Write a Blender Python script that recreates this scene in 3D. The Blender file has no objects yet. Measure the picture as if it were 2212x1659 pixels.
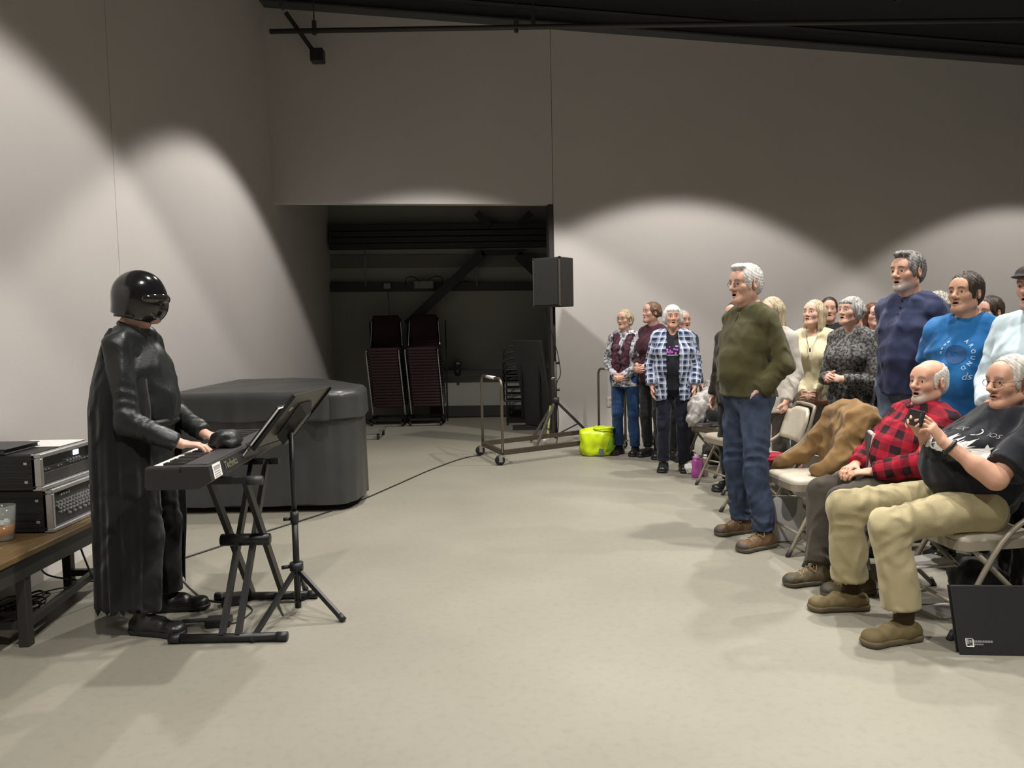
import bpy, bmesh, math, random
import numpy as np
from mathutils import Vector, Matrix
from mathutils.bvhtree import BVHTree
random.seed(7); np.random.seed(7)
SC = bpy.context.scene
COL = SC.collection
PI = math.pi
# ------------------------------------------------------------------ camera
CAMZ = 1.45; FPX = 1724.0; CX, CY = 1106.0, 829.5
PITCH = math.atan((829.5-700)/FPX); ROLL = 0.021
cd = bpy.data.cameras.new('camera'); cam = bpy.data.objects.new('camera', cd); COL.objects.link(cam)
cd.sensor_width = 36; cd.lens = FPX/2212*36; cd.clip_start = .05; cd.clip_end = 100
_fw = Vector((0, math.cos(PITCH), -math.sin(PITCH))); _rt = Vector((1, 0, 0)); _up = _rt.cross(_fw)
_c, _s = math.cos(ROLL), math.sin(ROLL)
_r2 = _rt*_c + _up*(-_s); _u2 = _rt*_s + _up*_c          # tops of verticals lean left in the picture
cam.matrix_world = Matrix(((_r2.x, _u2.x, -_fw.x, 0), (_r2.y, _u2.y, -_fw.y, 0), (_r2.z, _u2.z, -_fw.z, CAMZ), (0, 0, 0, 1)))
SC.camera = cam
def _ray(px, py):
    return _fw + _r2*((px-CX)/FPX) - _u2*((py-CY)/FPX)
def at(px, py, Y):
    d = _ray(px, py); return Vector((0, 0, CAMZ)) + d*(Y/d.y)
def G(px, py, z=0.0):
    d = _ray(px, py); return Vector((0, 0, CAMZ)) + d*((z-CAMZ)/d.z)
# ------------------------------------------------------------------ world, lamps, exposure
W = bpy.data.worlds.new('world'); SC.world = W; W.use_nodes = True
W.node_tree.nodes['Background'].inputs[0].default_value = (.8, .85, 1, 1)
W.node_tree.nodes['Background'].inputs[1].default_value = 0.012
SC.view_settings.view_transform = 'Standard'; SC.view_settings.look = 'None'
SC.view_settings.gamma = 1; SC.view_settings.use_curve_mapping = False
SC.view_settings.exposure = 0.0
LAMPZ = 5.0
for lx, ly, e in ((-.55, 7.5, .92), (2.55, 7.95, 1), (7.4, 8.7, 1), (-.5, 4.25, .85), (2.6, 4.8, 1.3), (5.6, 4.9, 1),
                  (-.6, 1.3, .85), (2.6, 1.5, .85), (-.6, -1.7, .4), (2.6, -1.6, .4)):
    ld = bpy.data.lights.new('downlight', 'SPOT'); lo = bpy.data.objects.new('downlight', ld); COL.objects.link(lo)
    lo.location = (lx, ly, LAMPZ); ld.energy = 540*e; ld.color = (1.0, .95, .885)
    ld.spot_size = math.radians(103); ld.spot_blend = .14; ld.shadow_soft_size = .09
# ------------------------------------------------------------------ materials
def _new(name):
    m = bpy.data.materials.new(name); m.use_nodes = True
    nt = m.node_tree; return m, nt, nt.nodes, nt.links, nt.nodes['Principled BSDF']
def lin(c):
    if isinstance(c, str):
        c = tuple(int(c[i:i+2], 16)/255 for i in (0, 2, 4))
        c = tuple(x/12.92 if x <= .04045 else ((x+.055)/1.055)**2.4 for x in c)
    return c
def mat(name, col, rough=.6, metal=0., var=.12, vs=8., bump=0., bs=60., coat=0., spec=.5, emit=0., alpha=1., trans=0., stretch=None):
    """plain material with a noise variation of its colour and optional fine relief"""
    m, nt, N, L, b = _new(name); c = lin(col)
    tc = N.new('ShaderNodeTexCoord'); src = tc.outputs['Object']
    if stretch:
        mp = N.new('ShaderNodeMapping'); mp.inputs['Scale'].default_value = stretch; L.new(src, mp.inputs['Vector']); src = mp.outputs[0]
    if var > 0:
        no = N.new('ShaderNodeTexNoise'); no.inputs['Scale'].default_value = vs; no.inputs['Detail'].default_value = 4
        L.new(src, no.inputs['Vector'])
        mx = N.new('ShaderNodeMix'); mx.data_type = 'RGBA'
        mx.inputs[6].default_value = (*[x*(1-var) for x in c], 1); mx.inputs[7].default_value = (*[min(1, x*(1+var)) for x in c], 1)
        L.new(no.outputs['Fac'], mx.inputs[0]); L.new(mx.outputs[2], b.inputs['Base Color'])
    else: b.inputs['Base Color'].default_value = (*c, 1)
    if bump > 0:
        n2 = N.new('ShaderNodeTexNoise'); n2.inputs['Scale'].default_value = bs; n2.inputs['Detail'].default_value = 3
        L.new(src, n2.inputs['Vector'])
        bp = N.new('ShaderNodeBump'); bp.inputs['Strength'].default_value = bump; bp.inputs['Distance'].default_value = .01
        L.new(n2.outputs['Fac'], bp.inputs['Height']); L.new(bp.outputs[0], b.inputs['Normal'])
    b.inputs['Roughness'].default_value = rough; b.inputs['Metallic'].default_value = metal
    b.inputs['Specular IOR Level'].default_value = spec; b.inputs['Coat Weight'].default_value = coat
    if emit: b.inputs['Emission Color'].default_value = (*c, 1); b.inputs['Emission Strength'].default_value = emit
    b.inputs['Alpha'].default_value = alpha; b.inputs['Transmission Weight'].default_value = trans
    return m
_M = {}
def M(name, *a, **k):
    if name not in _M: _M[name] = mat(name, *a, **k)
    return _M[name]
# ------------------------------------------------------------------ objects
def link(o, parent=None):
    COL.objects.link(o)
    if parent is not None: o.parent = parent
    return o
def tag(o, label=None, cat=None, group=None, kind=None):
    if label: o['label'] = label
    if cat: o['category'] = cat
    if group: o['group'] = group
    if kind: o['kind'] = kind
    return o
def empty(name, loc=(0, 0, 0), rz=0, label=None, cat=None, group=None):
    o = bpy.data.objects.new(name, None); o.location = loc; o.rotation_euler.z = rz; o.empty_display_size = .1
    link(o); return tag(o, label, cat, group)
def obj(name, bm, m, parent=None, smooth=False):
    me = bpy.data.meshes.new(name); bm.normal_update(); bm.to_mesh(me); bm.free()
    me.materials.append(m)
    if smooth: me.shade_smooth()
    o = bpy.data.objects.new(name, me); return link(o, parent)
def B(): return bmesh.new()
def V3(*a): return Vector(a)
def box(bm, c, s, rot=None, bev=0.0, seg=1):
    """box centre c, full size s, rot Matrix 3x3"""
    r = bmesh.ops.create_cube(bm, size=1.0); vs = r['verts']
    for v in vs: v.co = Vector((v.co.x*s[0], v.co.y*s[1], v.co.z*s[2]))
    if bev > 0:
        es = list({e for v in vs for e in v.link_edges})
        g = bmesh.ops.bevel(bm, geom=es, offset=bev, segments=seg, affect='EDGES', profile=.5)
        vs = list({v for f in g['faces'] for v in f.verts} | {v for v in vs if v.is_valid})
    for v in vs:
        p = v.co
        if rot is not None: p = rot @ p
        v.co = p + Vector(c)
    return bm
def box2(bm, lo, hi, bev=0.0, seg=1):
    lo, hi = Vector(lo), Vector(hi); return box(bm, (lo+hi)/2, hi-lo, None, bev, seg)
def frame_of(d):
    d = Vector(d).normalized(); a = Vector((0, 0, 1)) if abs(d.z) < .9 else Vector((1, 0, 0))
    u = d.cross(a).normalized(); v = d.cross(u).normalized(); return u, v
def spline(pts, n=8):
    pts = [Vector(p) for p in pts]; out = []
    for i in range(len(pts)-1):
        p0 = pts[max(i-1, 0)]; p1 = pts[i]; p2 = pts[i+1]; p3 = pts[min(i+2, len(pts)-1)]
        for k in range(n):
            t = k/n
            out.append(.5*((2*p1)+(p2-p0)*t+(2*p0-5*p1+4*p2-p3)*t*t+(3*p1-p0-3*p2+p3)*t**3))
    out.append(pts[-1]); return out
def tube(bm, pts, r, seg=8, cap=True):
    pts = [Vector(p) for p in pts]; n = len(pts); rr = r if hasattr(r, '__len__') else [r]*n
    rings = []; u = None
    for i, p in enumerate(pts):
        d = (pts[min(i+1, n-1)]-pts[max(i-1, 0)])
        if d.length < 1e-9: d = Vector((0, 0, 1))
        d.normalize()
        if u is None: u, v = frame_of(d)
        else:
            u = (u - d*u.dot(d))
            u = u.normalized() if u.length > 1e-6 else frame_of(d)[0]
            v = d.cross(u)
        rings.append([bm.verts.new(p + (u*math.cos(2*PI*k/seg)+v*math.sin(2*PI*k/seg))*rr[i]) for k in range(seg)])
    for a, b in zip(rings, rings[1:]):
        for k in range(seg):
            bm.faces.new((a[k], a[(k+1) % seg], b[(k+1) % seg], b[k]))
    if cap:
        bm.faces.new(rings[0][::-1]); bm.faces.new(rings[-1])
    return bm
def bar(bm, a, b, w, h=None, up=(0, 0, 1)):
    """rectangular bar from a to b, width w (sideways), height h"""
    a, b = Vector(a), Vector(b); d = (b-a); Ln = d.length; d.normalize(); h = h or w
    upv = Vector(up); s = d.cross(upv)
    if s.length < 1e-4: s = d.cross(Vector((0, 1, 0)))
    s.normalize(); t = s.cross(d)
    R = Matrix((s, d, t)).transposed()
    return box(bm, (a+b)/2, (w, Ln, h), R)
def lathe(bm, prof, c=(0, 0, 0), seg=20, cap=True):
    c = Vector(c); rings = []
    for r, z in prof:
        rings.append([bm.verts.new(c+Vector((r*math.cos(2*PI*k/seg), r*math.sin(2*PI*k/seg), z))) for k in range(seg)])
    for a, b in zip(rings, rings[1:]):
        for k in range(seg): bm.faces.new((a[k], a[(k+1) % seg], b[(k+1) % seg], b[k]))
    if cap:
        bm.faces.new(rings[0][::-1]); bm.faces.new(rings[-1])
    return bm
def prism(bm, poly, z0, z1):
    """closed 2D polygon (ccw) extruded in z"""
    a = [bm.verts.new((x, y, z0)) for x, y in poly]; b = [bm.verts.new((x, y, z1)) for x, y in poly]; n = len(poly)
    bm.faces.new(a[::-1]); bm.faces.new(b)
    for k in range(n): bm.faces.new((a[k], a[(k+1) % n], b[(k+1) % n], b[k]))
    return bm
def xform(bm, mtx, start=0):
    bm.verts.ensure_lookup_table()
    for v in bm.verts[start:]: v.co = mtx @ v.co
    return bm
def copy_tree(o, parent=None):
    c = o.copy(); link(c, parent)
    for ch in list(o.children): copy_tree(ch, c)
    return c
def struct(name, bm, m, parent=None):
    o = obj(name, bm, m, parent)
    if parent is None: o['kind'] = 'structure'
    return o
def mat3(x, y, z): return Matrix((Vector(x), Vector(y), Vector(z))).transposed()
# ================================================================== the setting
WX = -2.78                                   # left wall
BA = Vector((-2.78, 9.55, 0)); BB = Vector((.56, 10.1, 0))   # back wall line, left corner and jamb of the opening
bdir = (BB-BA).normalized(); bnor = Vector((bdir.y, -bdir.x, 0))    # towards the hall
BC = BA + bdir*12.5
ALC = 12.5                                   # alcove back
OPZ = 2.93                                   # opening height
def wall_mat(name, col):
    m = mat(name, col, rough=.75, var=.05, vs=1.3, bump=.05, bs=90, spec=.25); return m
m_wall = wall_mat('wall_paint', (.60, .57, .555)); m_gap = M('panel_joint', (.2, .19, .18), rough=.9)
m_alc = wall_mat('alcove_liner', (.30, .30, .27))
# floor
m, nt, N, L, b = _new('painted_concrete')
tc = N.new('ShaderNodeTexCoord'); n1 = N.new('ShaderNodeTexNoise'); n1.inputs['Scale'].default_value = .9; n1.inputs['Detail'].default_value = 5
n2 = N.new('ShaderNodeTexNoise'); n2.inputs['Scale'].default_value = 26; n2.inputs['Detail'].default_value = 6
L.new(tc.outputs['Object'], n1.inputs['Vector']); L.new(tc.outputs['Object'], n2.inputs['Vector'])
r1 = N.new('ShaderNodeValToRGB'); r1.color_ramp.elements[0].color = (.235, .222, .180, 1); r1.color_ramp.elements[1].color = (.285, .270, .222, 1)
r1.color_ramp.elements[0].position = .3; r1.color_ramp.elements[1].position = .7
L.new(n1.outputs['Fac'], r1.inputs[0])
r2 = N.new('ShaderNodeValToRGB'); r2.color_ramp.elements[0].color = (.86, .86, .86, 1); r2.color_ramp.elements[0].position = .32; r2.color_ramp.elements[1].position = .5
L.new(n2.outputs['Fac'], r2.inputs[0])
mx = N.new('ShaderNodeMix'); mx.data_type = 'RGBA'; mx.blend_type = 'MULTIPLY'; mx.inputs[0].default_value = .5
L.new(r1.outputs[0], mx.inputs[6]); L.new(r2.outputs[0], mx.inputs[7])
# a few pale scuffs
vo = N.new('ShaderNodeTexVoronoi'); vo.inputs['Scale'].default_value = 1.1; L.new(tc.outputs['Object'], vo.inputs['Vector'])
r3 = N.new('ShaderNodeValToRGB'); r3.color_ramp.elements[0].color = (1, 1, 1, 1); r3.color_ramp.elements[0].position = .008; r3.color_ramp.elements[1].color = (0, 0, 0, 1); r3.color_ramp.elements[1].position = .014
L.new(vo.outputs['Distance'], r3.inputs[0])
mx2 = N.new('ShaderNodeMix'); mx2.data_type = 'RGBA'; mx2.inputs[7].default_value = (.4, .37, .3, 1)
L.new(r3.outputs[0], mx2.inputs[0]); L.new(mx.outputs[2], mx2.inputs[6]); L.new(mx2.outputs[2], b.inputs['Base Color'])
bp = N.new('ShaderNodeBump'); bp.inputs['Strength'].default_value = .06; L.new(n2.outputs['Fac'], bp.inputs['Height']); L.new(bp.outputs[0], b.inputs['Normal'])
b.inputs['Roughness'].default_value = .5; b.inputs['Specular IOR Level'].default_value = .35
m_floor = m
bm = B(); box2(bm, (WX-.3, -6, -.2), (10, 13.2, 0)); floor = struct('floor', bm, m_floor)
bm = B(); box2(bm, (WX-.3, -6, 5.37), (10, 13.2, 5.47))
for v in bm.verts: v.co.z -= .034*(v.co.x+2.8)
m_dark = M('dark_roof_deck', (.012, .012, .016), rough=.8); struct('ceiling', bm, m_dark)
# left wall: two wide panels and the stretch in the alcove
bm = B(); box2(bm, (WX-.12, -6, 0), (WX-.012, ALC+.3, 5.7)); wl = struct('wall_left', bm, m_gap)
ys = [-6, 1.9, 5.74, ALC]
for a_, b_ in zip(ys, ys[1:]):
    bm = B(); box2(bm, (WX-.014, a_+.003, 0), (WX, b_-.003, 5.7)); obj('panel', bm, m_wall, wl)
# back wall with the opening
def brick_wall(lo_u, hi_u, z0, z1, th=.14):
    bm = B(); p = BA+bdir*((lo_u+hi_u)/2) - bnor*(th/2)
    box(bm, p+V3(0, 0, (z0+z1)/2), (hi_u-lo_u, th, z1-z0), mat3(bdir, -bnor, (0, 0, 1))); return bm
UO = (BB-BA).length
wb = struct('wall_back', brick_wall(0, UO-.003, OPZ, 5.75), m_wall)
for a_, b_ in ((UO, 12.5),):
    obj('panel', brick_wall(a_+.003, b_, 0, 5.75), m_wall, wb)
m_jamb = M('dark_steel_jamb', (.035, .03, .028), rough=.6)
bm = B(); box(bm, BB - bnor*.08 - bdir*.03 + V3(0, 0, OPZ/2), (.06, .17, OPZ), mat3(bdir, -bnor, (0, 0, 1)))
obj('jamb', bm, m_jamb, wb)
# front/right walls out of view, for the light to bounce in a closed room
bm = B(); box2(bm, (WX-.3, -6.2, 0), (10, -6, 5.8)); m_far = wall_mat('far_wall_paint', (.25, .24, .23)); struct('wall_front', bm, m_far)
bm = B(); box2(bm, (9.8, -6, 0), (10, 13.2, 5.8)); struct('wall_right', bm, m_far)
# alcove
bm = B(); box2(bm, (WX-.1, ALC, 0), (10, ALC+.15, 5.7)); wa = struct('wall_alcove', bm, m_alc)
m_girt = M('dark_girt', (.03, .028, .026), rough=.6); m_galv = M('galvanised', (.32, .32, .31), rough=.45, metal=.6)
def girt(name, pxs, pye, h, Y, m, dep=.12):
    a = at(pxs[0], pye[0], Y); b = at(pxs[1], pye[1], Y); bm = B()
    bar(bm, (a.x, Y-dep/2, a.z), (b.x, Y-dep/2, b.z), dep, h, up=(0, 0, 1)); return obj(name, bm, m, wa)
girt('girt', (716, 1215), (622, 618), .13, ALC, m_girt); girt('girt', (930, 1215), (806, 802), .10, ALC, m_girt)
girt('base_angle', (930, 1215), (888, 884), .16, ALC, m_girt, .06)
# dark rail bank high up: four stacked channel purlins
for k in range(4):
    girt('purlin', (716, 1230), (496+k*13.2, 489+k*13.2), .075, ALC-.1, M('dark_purlin', (.018, .02, .023), rough=.55), .16)
girt('header_girt', (716, 1230), (566, 562), .2, ALC, M('grey_insulation', (.16, .155, .14), rough=.9), .03)
m_br = M('brace_steel', (.02, .019, .018), rough=.6)
def brace(p, q, w, Y=ALC-.25):
    bm = B(); bar(bm, at(*p, Y), at(*q, Y), .06, w, up=(0, -1, 0)); return obj('brace', bm, m_br, wa)
# diagonal bracing
bm = B(); a = at(880, 702, ALC-.3); b2 = at(1045, 545, ALC-.3); bar(bm, a, b2, .14, .05, up=(0, 1, 0)); obj('brace', bm, m_br, wa)
bm = B(); bar(bm, at(1040, 547, ALC-.3), at(1135, 545, ALC-.3), .07, .05, up=(0, 1, 0)); obj('brace', bm, m_br, wa)
bm = B(); bar(bm, at(1118, 550, ALC-.3), at(1170, 600, ALC-.3), .14, .05, up=(0, 1, 0)); obj('brace', bm, m_br, wa)
bm = B(); bar(bm, at(1030, 460, ALC-.3), at(1058, 488, ALC-.3), .10, .05, up=(0, 1, 0)); obj('brace', bm, m_br, wa)
bm = B(); bar(bm, at(1148, 460, ALC-.3), at(1120, 488, ALC-.3), .10, .05, up=(0, 1, 0)); obj('brace', bm, m_br, wa)
m_cond = M('conduit', (.2, .2, .19), rough=.5, metal=.3)
for pts, r in (([(787, 490), (790, 618)], .012), ([(1026, 488), (1031, 618)], .012), ([(838, 622), (842, 700)], .009),
               ([(1000, 563), (1050, 563)], .008), ([(1000, 572), (1050, 571)], .008), ([(1030, 542), (1138, 540)], .012)):
    bm = B(); tube(bm, [at(x, y, ALC-.16) for x, y in pts], r, 8); obj('conduit', bm, m_cond, wa, True)
for x in (787, 1026):
    for k in range(4):
        bm = B(); box(bm, at(x, 491+k*13.6, ALC-.19), (.05, .03, .03)); obj('clamp', bm, m_cond, wa)
bm = B(); box(bm, at(837, 618, ALC-.16), (.11, .06, .09), None, .006); obj('outlet_box', bm, m_cond, wa)
jb = empty('junction_box', at(916, 615, ALC-.18), label='grey metal junction box on the dark girt of the alcove wall', cat='box')
bm = B(); box(bm, (0, 0, 0), (.30, .09, .12), None, .008); obj('housing', bm, M('jbox', (.17, .17, .15), rough=.5), jb)
for s in (-1, 1):
    bm = B(); tube(bm, spline([V3(.05*s, 0, .05), V3(.16*s, -.02, .12), V3(.27*s, -.01, .1), V3(.28*s, 0, 0)], 6), .008, 6)
    obj('cable', bm, M('black_cable', (.02, .02, .02), rough=.5), jb, True)
for s in (-1, 0, 1):
    bm = B(); lathe(bm, [(.001, 0), (.008, 0), (.008, .006), (.001, .006)], seg=8); xform(bm, Matrix.Translation((.1*s, -.045, .02)) @ Matrix.Rotation(PI/2, 4, 'X')); obj('screw', bm, m_galv, jb)
# rafter under the roof in the plane of the back wall
def bz(u): return 5.165 - .0345*u
bm = B()
p = [BA+bnor*.10+bdir*(-.2), BA+bnor*.10+bdir*12.5]
for (h0, h1, w) in ((0, .02, .2), (.02, .17, .012), (.17, .19, .2)):
    s0 = len(bm.verts)
    v = []
    for q, u in ((p[0], -.2), (p[1], 12.5)):
        for sx in (-1, 1):
            for hz in (h0, h1): v.append(bm.verts.new((q.x+bnor.x*w/2*sx, q.y+bnor.y*w/2*sx, bz(u)+hz)))
    for f in ((0, 1, 3, 2), (4, 6, 7, 5), (0, 4, 5, 1), (2, 3, 7, 6), (0, 2, 6, 4), (1, 5, 7, 3)): bm.faces.new([v[i] for i in f])
rf = struct('trim_1', bm, M('rafter_grey', (.07, .072, .078), rough=.6))
bm = B(); bar(bm, BA+bnor*.1+bdir*(-.1)+V3(0, 0, bz(0)+.35), BA+bnor*.1+bdir*.25+V3(0, 0, bz(0)-.0), .15, .10); obj('haunch', bm, M('rafter_grey'), rf)
for k in range(6):      # purlins running towards the hall above the rafter
    u = .9+k*1.6; bm = B(); q = BA+bdir*u; bar(bm, (q.x, 9.3, bz(u)+.13), (q.x, 0, bz(u)+.13), .06, .14); obj('purlin', bm, M('roof_purlin', (.02, .02, .023), rough=.7), rf)
# pipe, its clamp and a diagonal arm with a black box
PY = 9.25
m_pipe = M('black_pipe', (.045, .042, .04), rough=.55)
pp = empty('sprinkler_pipe', at(583, 68, PY), label='thin dark horizontal pipe running below the roof beam', cat='pipe')
o = pp.location.copy()
bm = B(); tube(bm, [at(583, 68, PY)-o, at(1115, 59, PY)-o, at(1700, 50, PY)-o, at(2300, 42, PY)-o], .028, 10); obj('tube', bm, m_pipe, pp, True)
for x, y in ((679, 63), (1115, 58), (1152, 40)):
    bm = B(); c = at(x, y, PY)-o; tube(bm, [c+V3(0, 0, -.06), c+V3(0, 0, .09)], .026, 10); tube(bm, [c, c+V3(0, 0, .35)], .008, 6); obj('hanger', bm, m_pipe, pp)
fl = empty('floodlight', at(686, 121, PY+.1), label='small black box on a diagonal arm under the left end of the roof beam', cat='light')
o = fl.location.copy()
bm = B(); box(bm, (0, 0, 0), (.15, .13, .15), None, .01); obj('housing', bm, M('black_box', (.02, .019, .018), rough=.5), fl)
bm = B(); bar(bm, at(678, 112, PY+.1)-o, at(618, 28, PY+.1)-o, .05, .05); obj('arm', bm, m_pipe, fl)
# power outlet low on the back wall
def on_wall(px, py, off=.0):
    d = _ray(px, py); t = (BA+bnor*off - Vector((0, 0, CAMZ))).dot(bnor)/d.dot(bnor); return Vector((0, 0, CAMZ))+d*t
c = on_wall(1318, 868, .006); RB = mat3(bdir, -bnor, (0, 0, 1))
ol = empty('wall_outlet', c, label='white power outlet plate low on the back wall beside the woman in glasses', cat='outlet')
bm = B(); box(bm, (0, 0, 0), (.08, .012, .12), RB, .003); obj('plate', bm, M('white_plastic', (.7, .68, .64), rough=.4), ol)
for s in (-1, 1):
    bm = B(); box(bm, bnor*.007+V3(0, 0, .028*s), (.032, .006, .03), RB); obj('socket', bm, M('outlet_grey', (.45, .44, .42), rough=.4), ol)
# ================================================================== things
m_blk = M('black_plastic', (.014, .014, .015), rough=.45, bump=.05, bs=200)
m_blkm = M('black_metal', (.016, .016, .017), rough=.4, metal=.2)
m_gry = M('dark_grey_plastic', (.04, .04, .042), rough=.5)
m_wht = M('white_paper', (.78, .77, .74), rough=.7, var=.03)
m_chrome = M('chrome', (.55, .55, .56), rough=.22, metal=1., var=.05)
m_cbl = M('black_cable', (.02, .02, .02), rough=.5)
m_alu = M('aluminium', (.55, .55, .56), rough=.38, metal=.85, var=.1, vs=20)
def text_mesh(s, size, name='lettering', ext=.0006, align='CENTER', shear=0, bold=0):
    cu = bpy.data.curves.new(name, 'FONT'); cu.body = s; cu.size = size; cu.extrude = ext; cu.align_x = align; cu.align_y = 'CENTER'
    cu.shear = shear; cu.offset = bold; cu.resolution_u = 3
    o = bpy.data.objects.new(name, cu); COL.objects.link(o); bpy.context.view_layer.update()
    dg = bpy.context.evaluated_depsgraph_get(); me = bpy.data.meshes.new_from_object(o.evaluated_get(dg))
    bpy.data.objects.remove(o); return me
def text_obj(s, size, loc, R, m, parent, name='lettering', **k):
    me = text_mesh(s, size, name, **k); me.materials.clear(); me.materials.append(m)
    o = bpy.data.objects.new(name, me); o.matrix_local = Matrix.Translation(loc) @ R.to_4x4(); link(o, parent); o.matrix_local = Matrix.Translation(loc) @ R.to_4x4(); return o
# ---------------------------------------------------------------- covered piano
m_cov = M('piano_cover_cloth', (.040, .041, .041), rough=.38, var=.3, vs=5, bump=.08, bs=120, spec=.6)
pn = empty('covered_piano', (-2.0, 7.0, 0), label='grand piano under a dark grey vinyl cover against the left wall', cat='piano')
out = [(-2.74, 6.22), (-1.52, 6.2), (-1.34, 6.24), (-1.25, 6.38), (-1.24, 6.6), (-1.27, 6.86), (-1.42, 7.1), (-1.62, 7.45), (-1.8, 7.75), (-1.95, 7.92), (-2.2, 8.02), (-2.74, 8.02)]
def drape(outline, z0, z1, off, amp, name, m, parent, o, cols=220, rows=16, seed=0, top=True, flare=.0):
    """cover with soft vertical folds hanging from an outline"""
    rnd = random.Random(seed)
    P = [Vector((x, y, 0)) for x, y in outline]; n = len(P)
    Ls = [(P[(i+1) % n]-P[i]).length for i in range(n)]; tot = sum(Ls); pts = []
    for k in range(cols):
        s = k/cols*tot; i = 0
        while s > Ls[i] and i < n-1: s -= Ls[i]; i += 1
        pts.append(P[i].lerp(P[(i+1) % n], min(1, s/Ls[i])))
    for _ in range(3): pts = [(pts[k-1]+pts[k]*2+pts[(k+1) % cols])/4 for k in range(cols)]
    ph = [rnd.random()*6.28 for _ in range(8)]; fr = [rnd.randint(9, 60) for _ in range(8)]
    bm = B(); rings = []
    for r in range(rows+1):
        t = r/rows; ring = []
        for k in range(cols):
            d = (pts[(k+1) % cols]-pts[k-1]).normalized(); nn = Vector((d.y, -d.x, 0))
            f = sum(math.sin(fr[j]*k/cols*2*PI+ph[j]+t*1.5*math.sin(ph[j]*3)) for j in range(8))/8
            rd = -.028*(1-min(1, t*rows/2.0))**2
            z = z1+(z0-z1)*t + .006*math.sin(k/cols*2*PI*11+ph[0])*t
            ring.append(bm.verts.new(pts[k]-o+nn*(off+rd+amp*f*(.15+.85*t)+flare*t)+V3(0, 0, z-(.02*(1-min(1, t*rows/2.))*0))))
        rings.append(ring)
    for a, b in zip(rings, rings[1:]):
        for k in range(cols): bm.faces.new((a[k], a[(k+1) % cols], b[(k+1) % cols], b[k]))
    if top:
        cc = sum(pts, Vector())/cols-o; prev = rings[0]
        for q in range(1, 12):
            f = 1-q/12; ring = [bm.verts.new(Vector((cc.x+(v.co.x-cc.x)*f, cc.y+(v.co.y-cc.y)*f, z1+.012*(1-f)**.5+.006*math.sin(9*v.co.x*f+3)*math.sin(8*v.co.y*f)))) for v in rings[0]]
            for k in range(cols): bm.faces.new((prev[k], ring[k], ring[(k+1) % cols], prev[(k+1) % cols]))
            prev = ring
        bm.faces.new(prev)
    bmesh.ops.recalc_face_normals(bm, faces=bm.faces)
    return obj(name, bm, m, parent, True)
drape(out, .06, .93, .0, .018, 'side_cover', m_cov, pn, pn.location, seed=3, top=False)
drape(out, .735, .955, .02, .012, 'top_cover', m_cov, pn, pn.location, rows=10, seed=5, flare=.008)
ins = [(x*.97-2.0*.03, y*.97+7*.03) for x, y in out]
bm = B(); prism(bm, [(x+2.0, y-7.0) for x, y in ins], .05, .90); obj('case', bm, m_blk, pn)
for x, y in ((-2.5, 6.5), (-1.5, 6.5), (-2.2, 7.7)):
    bm = B(); lathe(bm, [(.03, 0), (.035, .02), (.03, .06)], (x+2.0, y-7.0, 0), 12); obj('caster', bm, m_blkm, pn)
bm = B(); p0 = V3(-1.45+2, 6.17-7, .93)    # loose folded flap at the corner of the cover
for i in range(7):
    for j in range(9):
        bm.verts.new((.30*i/6+.28, -.835+.03*math.sin(i*1.05)-.01*j/8, .945-.215*j/8-.004*math.sin(i)))
bm.verts.ensure_lookup_table()
for i in range(6):
    for j in range(8): bm.faces.new([bm.verts[a] for a in (i*9+j, i*9+j+1, i*9+j+10, i*9+j+9)])
fo = obj('folded_flap', bm, m_cov, pn, True); sm = fo.modifiers.new('thick', 'SOLIDIFY'); sm.thickness = .006
# ---------------------------------------------------------------- low table
m_wood = M('worn_wood_top', (.13, .085, .035), rough=.45, var=.5, vs=9, bump=.1, bs=40, stretch=(8, 1, 1))
TX0, TX1, TY0, TY1, TZ = -2.75, -2.24, 3.0, 4.62, .455
tb = empty('side_table', (-2.5, 3.8, 0), label='low dark steel table with a worn wooden top at the left wall', cat='table')
o = tb.location
for k in range(3):
    w = (TX1-TX0)/3; bm = B(); box2(bm, V3(TX0+k*w+.0015, TY0, TZ-.03)-o, V3(TX0+(k+1)*w-.0015, TY1, TZ)-o, .004); obj('plank', bm, m_wood, tb)
m_tst = M('dark_table_steel', (.03, .028, .026), rough=.5)
bm = B(); box2(bm, V3(TX1-.045, TY0, TZ-.125)-o, V3(TX1-.02, TY1, TZ-.03)-o); obj('apron', bm, m_tst, tb)
bm = B(); box2(bm, V3(TX0+.02, TY0, TZ-.125)-o, V3(TX0+.045, TY1, TZ-.03)-o); obj('apron', bm, m_tst, tb)
for x in (-2.29, -2.53):
    for y in (3.63, 4.43):
        bm = B(); box2(bm, V3(x-.024, y-.024, 0)-o, V3(x+.024, y+.024, TZ-.03)-o, .003); obj('leg', bm, m_tst, tb)
bm = B(); bar(bm, V3(-2.29, 3.63, .1)-o, V3(-2.38, 4.43, .1)-o, .035); obj('stretcher', bm, m_tst, tb)
for y in (3.63, 4.43):
    bm = B(); bar(bm, V3(-2.53, y, .1)-o, V3(-2.29, y, .1)-o, .035); obj('stretcher', bm, m_tst, tb)
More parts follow.
